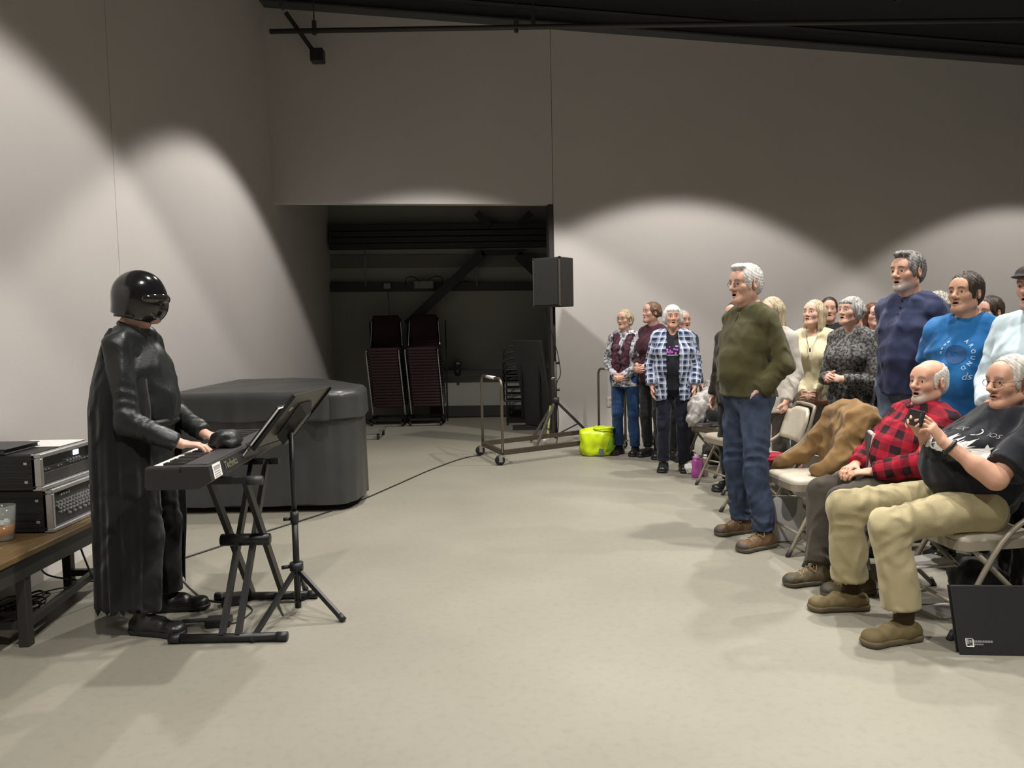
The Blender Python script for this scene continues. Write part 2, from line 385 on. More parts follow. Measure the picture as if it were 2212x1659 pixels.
# ---------------------------------------------------------------- rack cases
def rack(name, label, y0, y1, z0, z1, x1, kind):
    r = empty(name, (x1-.22, (y0+y1)/2, z0), label=label, cat='rack case'); o = r.location
    W_, H_ = y1-y0, z1-z0
    bm = B(); box2(bm, V3(x1-.42, y0, z0+.002)-o, V3(x1-.02, y1, z1)-o, .008); 
    for k in range(5): box2(bm, V3(x1-.40, y0-.004, z0+H_*(.14+.16*k))-o, V3(x1-.05, y0+.001, z0+H_*(.14+.16*k)+.006)-o)
    obj('shell', bm, m_blk, r)
    # aluminium edge frame
    bm = B(); t = .022
    for (a, b_) in (((y0, z0), (y1, z0+t)), ((y0, z1-t), (y1, z1)), ((y0, z0+t), (y0+t, z1-t)), ((y1-t, z0+t), (y1, z1-t))):
        box2(bm, V3(x1-.045, a[0], a[1])-o, V3(x1+.006, b_[0], b_[1])-o, .004)
    obj('edge_frame', bm, m_alu, r)
    for yy in (y0, ):
        for zz in (z0+.25*H_, z0+.75*H_):
            bm = B(); box2(bm, V3(x1-.08, yy-.005, zz-.007)-o, V3(x1-.062, yy+.002, zz+.007)-o, .002); obj('rivet_plate', bm, m_alu, r)
    fx = x1-.018; m_pan = M('rack_panel', (.022, .022, .026), rough=.4)
    if kind == 'top':
        u = [(.04, .42, M('rack_grey', (.05, .048, .045), rough=.6)), (.44, .62, m_pan), (.64, .96, m_pan)]
        for i, (a, b_, mm) in enumerate(u):
            bm = B(); box2(bm, V3(fx-.02, y0+.024, z0+t+(H_-2*t)*a)-o, V3(fx, y1-.024, z0+t+(H_-2*t)*b_)-o, .002); un = obj('rack_unit', bm, mm, r)
            if i == 1:
                for k in range(16):
                    if k in (3, 4, 7, 8): continue
                    bm = B(); yy = y0+.04+(W_-.08)*k/15; box2(bm, V3(fx, yy-.006, z0+H_*.515)-o, V3(fx+.006, yy+.006, z0+H_*.545)-o); obj('button', bm, m_alu, un)
            if i == 2:
                bm = B(); box2(bm, V3(fx, y0+W_*.66, z0+H_*.69)-o, V3(fx+.003, y0+W_*.76, z0+H_*.83)-o); obj('display', bm, mat('lit_display', (.75, .8, 1), emit=2.2, var=0), un)
                for k in range(5):
                    bm = B(); yy = y0+W_*(.52+.06*k); lathe(bm, [(.006, 0), (.006, .01)], seg=8); xform(bm, Matrix.Translation(V3(fx, yy, z0+H_*.60)-o) @ Matrix.Rotation(PI/2, 4, 'Y')); obj('knob', bm, m_alu, un)
    else:
        bm = B(); box2(bm, V3(fx-.02, y0+.024, z0+t+.004)-o, V3(fx, y1-.024, z1-t-.004)-o, .002); un = obj('mixer_panel', bm, m_pan, r)
        rows = [(.30, 7, .35, .95), (.40, 12, .18, .86), (.48, 12, .18, .86), (.56, 14, .14, .88), (.64, 13, .14, .84), (.80, 4, .2, .34)]
        for (h, n, a, b_) in rows:
            for k in range(n):
                bm = B(); yy = y0+W_*(a+(b_-a)*k/max(1, n-1)); lathe(bm, [(.008, 0), (.0065, .014)], seg=8)
                xform(bm, Matrix.Translation(V3(fx, yy, z0+H_*h)-o) @ Matrix.Rotation(PI/2, 4, 'Y')); obj('knob', bm, m_alu, un)
        bm = B(); box2(bm, V3(fx, y0+W_*.76, z0+H_*.70)-o, V3(fx+.003, y0+W_*.9, z0+H_*.77)-o); obj('meter', bm, m_alu, un)
        bm = B(); lathe(bm, [(.006, 0), (.005, .006)], seg=10); xform(bm, Matrix.Translation(V3(fx, y0+W_*.9, z0+H_*.86)-o) @ Matrix.Rotation(PI/2, 4, 'Y')); obj('power_light', bm, mat('red_led', (1, .05, .08), emit=6, var=0), un)
    return r
rack('rack_case', 'black rack case full of mixer knobs, lower of two on the low table', 3.93, 4.43, .456, .675, -2.31, 'low')
rack('rack_case', 'black rack case with lit display, upper of two stacked cases', 3.88, 4.38, .677, .862, -2.325, 'top')
bn = empty('binder', (-2.62, 4.05, .863), label='closed black binder lying on the upper rack case', cat='binder')
for z, n_ in ((0, 'cover'), (.022, 'cover')):
    bm = B(); box2(bm, (-.12, -.17, z), (.13, .12, z+.005), .002); obj(n_, bm, m_gry, bn)
bm = B(); box2(bm, (-.115, -.165, .005), (.12, .115, .022)); obj('pages', bm, M('dark_pages', (.05, .05, .05), rough=.8), bn)
bm = B(); box2(bm, (-2.66, 4.12, .8635), (-2.36, 4.37, .866)); pa = obj('paper_sheet', bm, m_wht); tag(pa, 'white paper sheets lying on the upper rack case', 'paper')
# drink cup and green bottle at the frame's edge
cu = empty('drink_cup', G(10, 1166, .456), label='clear plastic cup with an amber iced drink on the low table', cat='cup')
m_cup = M('clear_cup', (.75, .8, .78), rough=.1, var=0, alpha=.16); m_tea = M('amber_drink', (.42, .17, .03), rough=.15, var=.3, vs=40)
cu.scale = (1.3, 1.3, 1.3)
bm = B(); lathe(bm, [(.030, .001), (.036, .06), (.041, .13), (.043, .131), (.039, .06), (.033, .004)], seg=24, cap=False); obj('cup_wall', bm, m_cup, cu, True)
bm = B(); lathe(bm, [(.001, .003), (.030, .003), (.036, .055), (.001, .055)], seg=24); obj('drink', bm, m_tea, cu, True)
for k in range(5):
    bm = B(); box(bm, (.014*math.cos(k*1.3), .014*math.sin(k*1.3), .062+.006*(k % 2)), (.016, .016, .016), Matrix.Rotation(k, 3, 'X'), .002); obj('ice_cube', bm, M('ice', (.7, .78, .75), rough=.15, alpha=.6), cu)
bm = B(); lathe(bm, [(.001, 0), (.033, 0), (.033, .13), (.03, .15), (.012, .185), (.012, .215), (.001, .215)], seg=20); 
gb = obj('green_bottle', bm, M('green_glass', (.0, .16, .05), rough=.2, var=.1), None, True); gb.location = G(-10, 1152, .456); tag(gb, 'green bottle at the left edge of the low table', 'bottle')
# ---------------------------------------------------------------- keyboard on its stand
KR = math.radians(1.5); KY0, KL, KW = 3.36, 1.24, .285
kb = empty('digital_piano', (-1.575, KY0, .775), KR, 'black digital stage piano on an X stand with white sticker', 'keyboard')
# local: x from 0 (player) to KW (audience), y along the keys 0..KL, z 0..0.1
m_kb = M('keyboard_shell', (.022, .021, .022), rough=.42, bump=.04, bs=300); m_kb2 = M('keyboard_top', (.034, .031, .032), rough=.5)
bm = B(); prof = [(.0, .012), (.012, 0), (KW-.055, 0), (KW, .035), (KW-.012, .096), (.15, .098), (.15, .072), (.004, .072)]
a = [bm.verts.new((x, 0, z)) for x, z in prof]; b2 = [bm.verts.new((x, KL, z)) for x, z in prof]
bm.faces.new(a); bm.faces.new(b2[::-1])
for k in range(len(prof)): bm.faces.new((a[k], b2[k], b2[(k+1) % len(prof)], a[(k+1) % len(prof)]))
bmesh.ops.recalc_face_normals(bm, faces=bm.faces); obj('case', bm, m_kb, kb)
for y0 in (0, KL-.05):
    bm = B(); box2(bm, (.0, y0, .06), (.17, y0+.05, .099), .012, 2); obj('end_block', bm, m_kb, kb)
bm = B(); box2(bm, (.152, .05, .095), (KW-.03, KL-.05, .101), .003); obj('control_panel', bm, m_kb2, kb)
m_wk = M('white_keys', (.78, .77, .73), rough=.3, var=.02); m_bk = M('black_keys', (.012, .012, .012), rough=.35)
nk = 47; kw = (KL-.104)/nk
bmw = B(); box2(bmw, (.008, 0, .074), (.15, kw-.0012, .092), .0012); wkm = bpy.data.meshes.new('white_key'); bmw.to_mesh(wkm); bmw.free(); wkm.materials.append(m_wk)
bmw = B(); box2(bmw, (.055, 0, .09), (.15, kw*.55, .103), .0015); bkm = bpy.data.meshes.new('black_key'); bmw.to_mesh(bkm); bmw.free(); bkm.materials.append(m_bk)
for k in range(nk):
    o = bpy.data.objects.new('white_key', wkm); link(o, kb); o.location = (0, .052+k*kw, 0)
    if k % 7 not in (2, 6) and k < nk-1:
        o = bpy.data.objects.new('black_key', bkm); link(o, kb); o.location = (0, .052+(k+1)*kw-kw*.275, 0)
# audience side lettering and sticker
nrm = Vector((.065, 0, .012)).normalized()
up_ = Vector((-.012, 0, .065)).normalized()
RK = mat3((0, 1, 0), up_, nrm)
text_obj('Technics', .050, Vector((KW-.004, .265, .066))+nrm*.003, RK, M('gold_letter', (.16, .15, .10), rough=.5), kb, bold=.0008)
st = None
bm = B(); box(bm, Vector((KW-.0045, .085, .066))+nrm*.001, (.10, .062, .0016), RK); st = obj('sticker', bm, m_wht, kb)
rp = random.Random(2)
for k in range(5):
    y_ = -.038
    while y_ < .034:
        w_ = rp.uniform(.006, .014); bm = B(); box(bm, Vector((KW-.0045, .085+y_+w_/2, .066))+nrm*.0022+up_*(.016-.010*k), (w_, .012 if k == 0 else .005, .0006), RK); obj('print_mark', bm, M('print_grey', (.30, .29, .29), rough=.7), st); y_ += w_+.003
ks = empty('keyboard_stand', (-1.35, 3.9, 0), label='black double-braced X keyboard stand under the digital piano', cat='stand')
o = ks.location; Yn, Yf, Ztop = 3.62, 4.20, .755
for y in (Yn, Yf):
    bm = B(); tube(bm, [V3(-1.60, y, .022)-o, V3(-1.10, y, .022)-o], .02, 12); fb = obj('foot_bar', bm, m_blkm, ks, True)
    for x in (-1.60, -1.10):
        bm = B(); tube(bm, [V3(x-.02, y, .022)-o, V3(x+.03, y, .022)-o], .0225, 12); obj('rubber_foot', bm, m_blk, fb, True)
    bm = B(); yy = y+(.04 if y < 4 else -.02); bar(bm, V3(-1.57, yy, Ztop)-o, V3(-1.24, yy, Ztop)-o, .035, .03); obj('top_bar', bm, m_blkm, ks)
for x in (-1.375, -1.30):
    bm = B(); bar(bm, V3(x, Yn, .03)-o, V3(x, Yf-.04, Ztop)-o, .022, .042); obj('leg', bm, m_blkm, ks)
for x in (-1.42, -1.255):
    bm = B(); bar(bm, V3(x, Yf, .03)-o, V3(x, Yn+.06, Ztop)-o, .022, .042); obj('leg', bm, m_blkm, ks)
bm = B(); tube(bm, [V3(-1.46, 3.9, .41)-o, V3(-1.22, 3.9, .41)-o], .03, 14); obj('pivot', bm, m_blkm, ks, True)
bm = B(); tube(bm, [V3(-1.24, 3.67, .75)-o, V3(-1.17, 3.67, .75)-o], .022, 12); obj('knob', bm, m_gry, ks, True)
# ---------------------------------------------------------------- music stand
ms = empty('music_stand', (-1.115, 3.98, 0), label='black tripod music stand beside the keyboard', cat='stand'); o = ms.location.copy()
hub = V3(0, 0, .235)
bm = B(); tube(bm, [V3(0, 0, .03), V3(0, 0, .50)], .0165, 12); obj('outer_tube', bm, m_blkm, ms, True)
bm = B(); tube(bm, [V3(0, 0, .46), V3(0, 0, .93)], .0125, 12); obj('inner_tube', bm, m_blkm, ms, True)
bm = B(); tube(bm, [V3(0, 0, .47), V3(0, 0, .53)], .022, 12); tube(bm, [V3(-.02, 0, .49), V3(-.055, -.01, .49)], .009, 8); obj('clamp', bm, m_blk, ms, True)
bm = B(); tube(bm, [V3(0, 0, .225), V3(0, 0, .265)], .034, 10); tube(bm, [V3(-.03, 0, .245), V3(-.07, -.02, .245)], .01, 8); obj('hub', bm, m_blk, ms, True)
for px, py in ((545, 1388), (741, 1343)):
    f = G(px, py)-o; f.z = .012
    bm = B(); d = (f-hub); bar(bm, hub+d.normalized()*.03, f, .018, .024); lg = obj('leg', bm, m_blkm, ms)
    bm = B(); tube(bm, [f-d.normalized()*.03, f+d.normalized()*.008], .0165, 10); obj('rubber_foot', bm, m_blk, lg, True)
    bm = B(); bar(bm, V3(0, 0, .06), hub+d*.5, .008, .012); obj('brace', bm, m_blkm, ms)
f = V3(-.05, .34, .012); d = f-hub; bm = B(); bar(bm, hub, f, .018, .024); lg = obj('leg', bm, m_blkm, ms)
bm = B(); tube(bm, [f-d.normalized()*.03, f+d.normalized()*.008], .0165, 10); obj('rubber_foot', bm, m_blk, lg, True)
bm = B(); bar(bm, V3(0, 0, .06), hub+d*.5, .008, .012); obj('brace', bm, m_blkm, ms)
# desk: leans back over the keyboard, faces the player (-x)
dcc = V3(-.0, .06, 1.005); ax = Vector((.12, .99, 0)).normalized(); tl = math.radians(40)
upd = Vector((math.sin(tl)*.99, -math.sin(tl)*.12, math.cos(tl))).normalized(); nd = ax.cross(upd).normalized()   # nd: away from player
RD = mat3(ax, upd, nd)
m_desk = M('desk_metal', (.055, .05, .042), rough=.4, metal=.4)
bm = B(); box(bm, dcc, (.50, .34, .004), RD); obj('desk_plate', bm, m_desk, ms)
for s in (-1, 1):
    bm = B(); box(bm, dcc+ax*(.25*s)+nd*.004, (.006, .34, .018), RD); obj('desk_edge', bm, m_blkm, ms)
bm = B(); box(bm, dcc-upd*.17-nd*.02, (.50, .004, .05), RD); obj('desk_shelf', bm, m_blkm, ms)
bm = B(); a = dcc+nd*.006
for q in ((-.08, .10), (.08, .10), (.05, -.12), (-.05, -.12)): bm.verts.new(a+ax*q[0]+upd*q[1])
for q in ((-.03, .06), (.03, .06), (.03, -.14), (-.03, -.14)): bm.verts.new(a+ax*q[0]+upd*q[1]+nd*.05)
bm.verts.ensure_lookup_table(); v = bm.verts
for fc in ((0, 1, 2, 3), (4, 7, 6, 5), (0, 4, 5, 1), (1, 5, 6, 2), (2, 6, 7, 3), (3, 7, 4, 0)): bm.faces.new([v[i] for i in fc])
bmesh.ops.recalc_face_normals(bm, faces=bm.faces); obj('bracket', bm, m_blk, ms)
bm = B(); tube(bm, [V3(0, 0, .90), a-o*0-upd*.08+nd*.03], .016, 10); obj('neck', bm, m_blkm, ms, True)
sb = empty('song_folder', o+dcc-nd*.012-upd*.10-ax*.02, label='black folder of sheet music on the music stand', cat='folder')
for k in range(2):
    bm = B(); box(bm, -nd*(.004+.016*k)+upd*.015, (.44, .31, .004), RD); obj('cover', bm, m_blk, sb)
bm = B(); box(bm, -nd*.012+upd*.015, (.43, .30, .01), RD); obj('pages', bm, m_wht, sb)
for s in (-1, 1):
    bm = B(); box(bm, upd*.17+ax*.12*s, (.03, .03, .03), RD, .004); obj('clip', bm, m_alu, sb)
# small dark cloth on the keys
def lump(name, c, r, m, label=None, cat=None, seed=0, amp=.25, sub=3, parent=None, flat=True, group=None, freq=5.0):
    """soft irregular bundle (bag, cloth)"""
    from mathutils import noise
    bm = B(); bmesh.ops.create_icosphere(bm, subdivisions=sub, radius=1)
    for v in bm.verts:
        n = v.co.normalized(); q = n*freq*.35+Vector((seed*7.1, seed*3.3, seed))
        f = 1+amp*(noise.noise(q)+.5*noise.noise(q*2.3)+.35*abs(noise.noise(q*4.1)))
        sq = (abs(n.x)**3+abs(n.y)**3+abs(n.z)**3)**(-1/3)
        p = n*sq*f; v.co = Vector((p.x*r[0], p.y*r[1], p.z*r[2]))
        if flat and v.co.z < -r[2]*.8: v.co.z = -r[2]*.8
    z0 = min(v.co.z for v in bm.verts)
    for v in bm.verts: v.co.z -= z0
    o = obj(name, bm, m, parent, True); o.location = c
    if label: tag(o, label, cat, group)
    return o
lump('black_cloth', V3(-1.42, 3.93, .876), (.065, .09, .045), M('black_leather', (.02, .02, .021), rough=.4, bump=.1), 'crumpled black cloth lying on the keys of the digital piano', 'cloth', 4)
# pedal and power box
pd = empty('sustain_pedal', G(455, 1352), math.radians(8), 'small black foot pedal on the floor under the keyboard', 'pedal')
bm = B(); box2(bm, (-.02, -.04, 0), (.10, .04, .04), .006); obj('base', bm, m_blk, pd)
bm = B(); box2(bm, (-.14, -.022, .028), (-.0, .022, .036), .004); obj('lever', bm, m_blkm, pd)
pb = empty('power_adapter', G(505, 1305), math.radians(20), 'black power box with cables beside the far foot of the keyboard stand', 'adapter')
bm = B(); box2(bm, (-.06, -.04, 0), (.07, .04, .055), .006); obj('housing', bm, m_blk, pb)
bm = B(); box2(bm, (.02, -.043, .015), (.05, -.04, .035)); obj('label_plate', bm, m_gry, pb)
# ---------------------------------------------------------------- cables on the floor
def cable(name, pts, label, r=.006, m=None, n=8, parent=None):
    P = []
    for q in pts:
        P.append(V3(*q) if len(q) == 3 else G(q[0], q[1], r))
    bm = B(); tube(bm, spline(P, n), r, 6); ob = obj(name, bm, m or m_cbl, parent, True)
    if label: tag(ob, label, 'cable')
    return ob
cable('floor_cable', [(1040, 983), (1000, 990), (930, 1015), (850, 1050), (780, 1080), (690, 1112), (600, 1140), (500, 1172), (376, 1212), (300, 1232), (215, 1262)], 'long dark cable running across the floor from the cart to the low table')
cable('floor_cable', [(355, 1243), (390, 1252), (412, 1272), (438, 1292), (470, 1300), (495, 1300)], 'thin dark cable curling from the shoes to the power box', .004)
cable('floor_cable', [(525, 1302), (545, 1318), (520, 1340), (500, 1347)], 'short cable looping from power box to foot pedal', .004)
cable('floor_cable', [(600, 1300), (612, 1330), (600, 1300), (640, 1288)], 'thin cable on the floor beside the music stand foot', .003)
for i, (pts, lb) in enumerate((
    ([(-2.30, 4.1, .44), (-2.27, 4.12, .28), (-2.25, 4.2, .1), (-2.2, 4.3, .006), (-2.02, 4.35, .006), (-1.9, 4.3, .006)], 'black cable hanging from the lower rack case to the floor by the cape'),
    ([(-2.33, 4.4, .44), (-2.28, 4.45, .25), (-2.27, 4.5, .05), (-2.2, 4.6, .006)], 'black cable hanging straight down behind the black cape'),
    ([(-2.32, 3.9, .36), (-2.4, 3.85, .27), (-2.5, 3.7, .23), (-2.6, 3.5, .2)], 'black cable sagging under the near end of the low table'),
    ([(-2.45, 3.95, .36), (-2.5, 4.1, .25), (-2.55, 4.3, .12), (-2.4, 4.55, .006), (-2.2, 4.65, .006)], 'black cable slanting down behind the table leg'))):
    cable('hanging_cable', pts, lb, .005)
bm = B(); rnd = random.Random(3)
for k in range(7):
    c = V3(-2.58+rnd.uniform(-.07, .07), 4.0+rnd.uniform(-.25, .2), .01); P = []
    for j in range(9):
        a = j/8*2*PI*1.1+k; P.append(c+V3(.09*math.cos(a), .14*math.sin(a), .02+.03*rnd.random()))
    tube(bm, spline(P, 5), .004, 5)
tg = obj('cable_tangle', bm, m_cbl, None, True); tag(tg, 'tangle of thin dark cables under the low table', 'cables', kind='stuff')
# ---------------------------------------------------------------- loudspeaker on its stand
SP = V3(*(at(1199, 800, 9.45).xy), 0); SP = Vector((SP.x, 9.45, 0))
ss = empty('speaker_stand', SP, label='black tripod stand carrying the loudspeaker at the alcove opening', cat='stand')
m_std = M('stand_black', (.022, .018, .016), rough=.5)
bm = B(); tube(bm, [V3(0, 0, .08), V3(0, 0, 1.0)], .02, 10); obj('lower_tube', bm, m_std, ss, True)
bm = B(); tube(bm, [V3(0, 0, .95), V3(0, 0, 1.64)], .016, 10); obj('upper_tube', bm, m_std, ss, True)
bm = B(); tube(bm, [V3(0, 0, .50), V3(0, 0, .57)], .045, 10); obj('hub', bm, m_std, ss, True)
for zz, s in ((.66, 1), (.98, 1), (.80, -1)):
    bm = B(); tube(bm, [V3(0, 0, zz), V3(.05*s, -.01, zz)], .016, 8); obj('knob', bm, m_chrome if s < 0 else m_std, ss, True)
for fx, fy in ((.50, .10), (-.26, -.36), (-.30, .25)):
    f = V3(fx, fy, .015); h_ = V3(0, 0, .53)
    bm = B(); bar(bm, h_, f, .022, .03); obj('leg', bm, m_std if fx > 0 else M('stand_worn', (.12, .11, .105), rough=.4, metal=.4), ss)
    bm = B(); bar(bm, V3(0, 0, .12), h_.lerp(f, .55), .012, .014); obj('brace', bm, m_std, ss)
ls = empty('loudspeaker', SP+V3(0, 0, 1.64), label='large dark loudspeaker box on the tripod stand at the opening', cat='loudspeaker')
m_spk = M('speaker_carpet', (.03, .026, .023), rough=.85, bump=.3, bs=400)
yaw_s = math.radians(-36); RS = Matrix.Rotation(yaw_s, 3, 'Z')
bm = B(); box(bm, (0, .0, .285), (.37, .30, .57), RS, .012, 2); obj('cabinet', bm, m_spk, ls)
def rs(x, y, z): return RS @ V3(x, y, z)
fx = RS @ V3(-1, 0, 0)
bm = B(); box(bm, rs(-.01, -.151, .285), (.33, .012, .53), RS, .004); gr = obj('grille', bm, M('speaker_grille', (.035, .035, .033), rough=.7, bump=.5, bs=900), ls)
for xx in (-.18, .18):
    bm = B(); box(bm, rs(xx, -.151, .285), (.012, .016, .55), RS); obj('edge_trim', bm, M('highlit_edge', (.12, .10, .08), rough=.6), ls)  # frame edging; its paler colour also paints in the edge highlight
for xx in (-.185, .185):
    for zz in (.005, .565):
        bm = B(); box(bm, rs(xx*.985, -.148, zz*.99+.002), (.03, .03, .03), RS, .008); obj('corner_guard', bm, m_blk, ls)
cable('speaker_cable', [tuple(SP+V3(-.10, .05, 1.66)), tuple(SP+V3(-.05, .03, 1.4)), tuple(SP+V3(.03, -.03, 1.1)), tuple(SP+V3(.06, -.03, .85)), tuple(SP+V3(.01, -.02, .7)), tuple(SP+V3(.03, -.03, .3)), tuple(SP+V3(0, -.05, .01))], 'black cable winding down the loudspeaker stand', .006)
bm = B(); bar(bm, SP+V3(-.06, .04, .47), SP+V3(-.10, .0, .12), .025, .006); sg = obj('yellow_strap', bm, M('pale_yellow_strap', (.55, .55, .16), rough=.6)); tag(sg, 'pale yellow strap hanging beside the loudspeaker stand', 'strap')
lump('white_tag', SP+V3(-.12, -.02, .02), (.04, .04, .05), m_wht, 'white crumpled tag at the foot of the loudspeaker stand', 'tag', 3)
# ---------------------------------------------------------------- chair cart
m_cart = M('brown_cart_steel', (.075, .058, .045), rough=.45, metal=.3, var=.25, vs=14)
a0 = G(1043, 958, .13); a1 = G(1086, 978, .13); b0 = at(1294, 923, 9.72); b0 = V3(b0.x, 9.72, .13); b1 = b0+(a1-a0)
ct = empty('chair_cart', (a0+b1)/2*1.0, label='brown steel chair cart with U handles on four casters', cat='cart'); ct.location.z = 0; o = ct.location.copy()
for p, q in ((a0, b0), (a1, b1), (a0, a1), (b0, b1)):
    bm = B(); bar(bm, p-o, q-o, .035, .05); obj('rail', bm, m_cart, ct)
for p, q in ((a0, a1), (b0, b1)):
    h = .76; p = p-o; q = q-o; u = (q-p).normalized(); Lc = (q-p).length; rr = .08
    P = [p, p+V3(0, 0, h-rr)] + [p+u*(rr-rr*math.cos(t))+V3(0, 0, h-rr+rr*math.sin(t)) for t in (.4, .8, 1.2, 1.57)] + [q-u*(rr-rr*math.cos(t))+V3(0, 0, h-rr+rr*math.sin(t)) for t in (1.57, 1.2, .8, .4)] + [q+V3(0, 0, h-rr), q]
    bm = B(); tube(bm, P, .015, 10); hd = obj('handle', bm, M('worn_handle', (.20, .17, .14), rough=.3, metal=.7), ct, True)
    bm = B(); mid = (p+q)/2+V3(0, 0, h); tube(bm, [mid-u*Lc*.2, mid+u*Lc*.2], .0175, 10); obj('label_tape', bm, m_wht, hd, True)
for c in (a0, a1, b0, b1):
    cc = c-o; cas = B(); box(cas, cc+V3(0, 0, -.035), (.06, .05, .02)); 
    for s in (-1, 1): box(cas, cc+V3(-.02, .022*s, -.065), (.035, .004, .06))
    co = obj('caster_fork', cas, M('zinc', (.45, .44, .42), rough=.35, metal=.7), ct)
    bm = B(); lathe(bm, [(.012, -.016), (.05, -.016), (.053, -.008), (.053, .008), (.05, .016), (.012, .016)], seg=18); xform(bm, Matrix.Translation(cc+V3(-.03, 0, -.077)) @ Matrix.Rotation(PI/2, 4, 'X')); obj('caster_wheel', bm, m_blk, co, True)
# ---------------------------------------------------------------- bright bag
yb = empty('shopping_bag', G(1290, 985), label='bright yellow green plastic bag on the floor by the cart', cat='bag')
lump('bag_body', V3(0, .08, 0), (.185, .13, .17), M('neon_yellow_plastic', (.62, .80, .01), rough=.35, var=.15, vs=12), None, None, 11, .16, 4, yb, True, None, 7)
bm = B(); 
lump('green_panel', V3(.12, -.015, .05), (.06, .03, .09), M('leaf_green_print', (.22, .42, .02), rough=.4), None, None, 5, .2, 3, yb)
lump('bag_rim', V3(.07, .06, .255), (.11, .09, .03), M('neon_yellow_plastic'), None, None, 8, .35, 3, yb, False)
bm = B(); box(bm, (.035, -.075, .055), (.05, .004, .07), Matrix.Rotation(.15, 3, 'Y')); obj('print_block', bm, M('grey_print', (.13, .17, .2), rough=.5), yb)
# ---------------------------------------------------------------- stacked burgundy chairs in the alcove
m_burg = M('burgundy_fabric', (.022, .004, .007), rough=.85, bump=.2, bs=300)
def stack_chair_parts():
    r = empty('stacking_chair', (0, 0, 0))
    bm = B(); box(bm, (0, 0, .0), (.42, .42, .05), None, .02, 2); obj('seat', bm, m_burg, r, True)
    bm = B(); box(bm, (0, .19, .33), (.40, .045, .34), Matrix.Rotation(-.12, 3, 'X'), .03, 2); obj('backrest', bm, m_burg, r, True)
    for s in (-1, 1):
        bm = B(); tube(bm, spline([V3(.235*s, -.20, -.14), V3(.235*s, -.21, -.03), V3(.235*s, -.17, .0), V3(.235*s, .10, .0), V3(.23*s, .19, .1), V3(.21*s, .22, .45)], 4), .011, 6); obj('frame', bm, m_chrome, r, True)
    return r
SY = 11.75
proto = None
for si, (pxc, lbs) in enumerate(((838, 'left'), (920, 'right'))):
    bx = at(pxc, 800, SY).x
    dl = empty('chair_dolly', (bx, SY, 0), label='black wheeled dolly under the %s stack of burgundy chairs' % lbs, cat='dolly')
    bm = B()
    for s in (-1, 1): box(bm, (.24*s, 0, .10), (.03, .55, .03))
    for s in (-1, 1): box(bm, (0, .26*s, .10), (.5, .03, .03))
    obj('frame', bm, m_blkm, dl)
    for sx in (-1, 1):
        for sy in (-1, 1):
            bm = B(); lathe(bm, [(.01, -.012), (.04, -.012), (.04, .012), (.01, .012)], seg=12); xform(bm, Matrix.Translation((.22*sx, .23*sy, .042)) @ Matrix.Rotation(PI/2, 4, 'Y')); obj('wheel', bm, m_blk, dl)
        bm = B(); tube(bm, [(.285*sx, .24, .1), (.285*sx, .24, 1.53)], .01, 8); obj('upright', bm, m_blkm, dl)
    nC = 20
    for k in range(nC):
        if proto is None: proto = c = stack_chair_parts()
        else: c = copy_tree(proto)
        c.location = (bx+.0+(.5-k/nC)*.05, SY+.02-k*.006, .30+k*.043)
        pos = 'bottom' if k == 0 else 'top' if k == nC-1 else '%s from the bottom' % ['', '2nd', '3rd', '4th', '5th', '6th', '7th', '8th', '9th', '10th', '11th', '12th', '13th', '14th', '15th', '16th', '17th', '18th', '19th'][k]
        tag(c, 'burgundy stacking chair, %s in the %s stack of the alcove' % (pos, lbs), 'chair', 'stacked burgundy chairs')
dl = empty('chair_dolly', at(800, 930, 11.0).xy.to_3d(), label='empty black dolly behind the covered piano', cat='dolly')
dl.location = G(790, 945); 
bm = B()
for s in (-1, 1): box(bm, (.22*s, 0, .10), (.03, .5, .03)); box(bm, (0, .24*s, .10), (.46, .03, .03))
obj('frame', bm, m_galv, dl)
for sx in (-1, 1):
    for sy in (-1, 1):
        bm = B(); lathe(bm, [(.01, -.012), (.045, -.012), (.045, .012), (.01, .012)], seg=12); xform(bm, Matrix.Translation((.2*sx, .21*sy, .046)) @ Matrix.Rotation(PI/2, 4, 'Y')); obj('wheel', bm, m_blk, dl)
# things leaning at the right of the alcove
ft = empty('folded_table', (.30, 11.0, 0), label='folded dark table leaning at the right end of the alcove', cat='table')
RT = Matrix.Rotation(math.radians(-62), 3, 'Z') @ Matrix.Rotation(math.radians(9), 3, 'X')
bm = B(); box(bm, (.0, 0, .62), (.80, .04, 1.22), RT, .008); obj('tabletop', bm, M('table_grey', (.045, .045, .045), rough=.6), ft)
for s in (-1, 1):
    bm = B(); q = RT @ V3(.25*s, -.05, 0); tube(bm, [q+V3(0, 0, .15), q+V3(0, .0, 1.0)], .015, 8); obj('leg', bm, m_blkm, ft)
wc = empty('chair_pile', (.12, 11.55, 0), label='pile of dark wire chairs in the right corner of the alcove', cat='chairs')
for k in range(6):
    bm = B(); z = .35+k*.09
    tube(bm, spline([V3(-.22, -.2, z), V3(-.24, .1, z+.02), V3(-.2, .2, z+.3), V3(.2, .2, z+.3), V3(.24, .1, z+.02), V3(.22, -.2, z)], 4), .011, 6); obj('wire_frame', bm, m_blkm, wc, True)
    bm = B(); box(bm, (0, 0, z), (.42, .4, .02), None, .006); obj('seat', bm, m_gry, wc)
for sx in (-1, 1):
    for sy in (-1, 1):
        bm = B(); tube(bm, [V3(.2*sx, .18*sy, 0), V3(.2*sx, .18*sy, .85)], .011, 6); obj('leg', bm, m_blkm, wc)
bm = B(); c = G(1140, 924); box(bm, c+V3(0, 0, .006), (.42, .5, .012), None, .003); mt = obj('floor_mat', bm, M('dark_rubber', (.03, .03, .03), rough=.8)); tag(mt, 'dark rubber mat on the alcove floor behind the cart', 'mat')
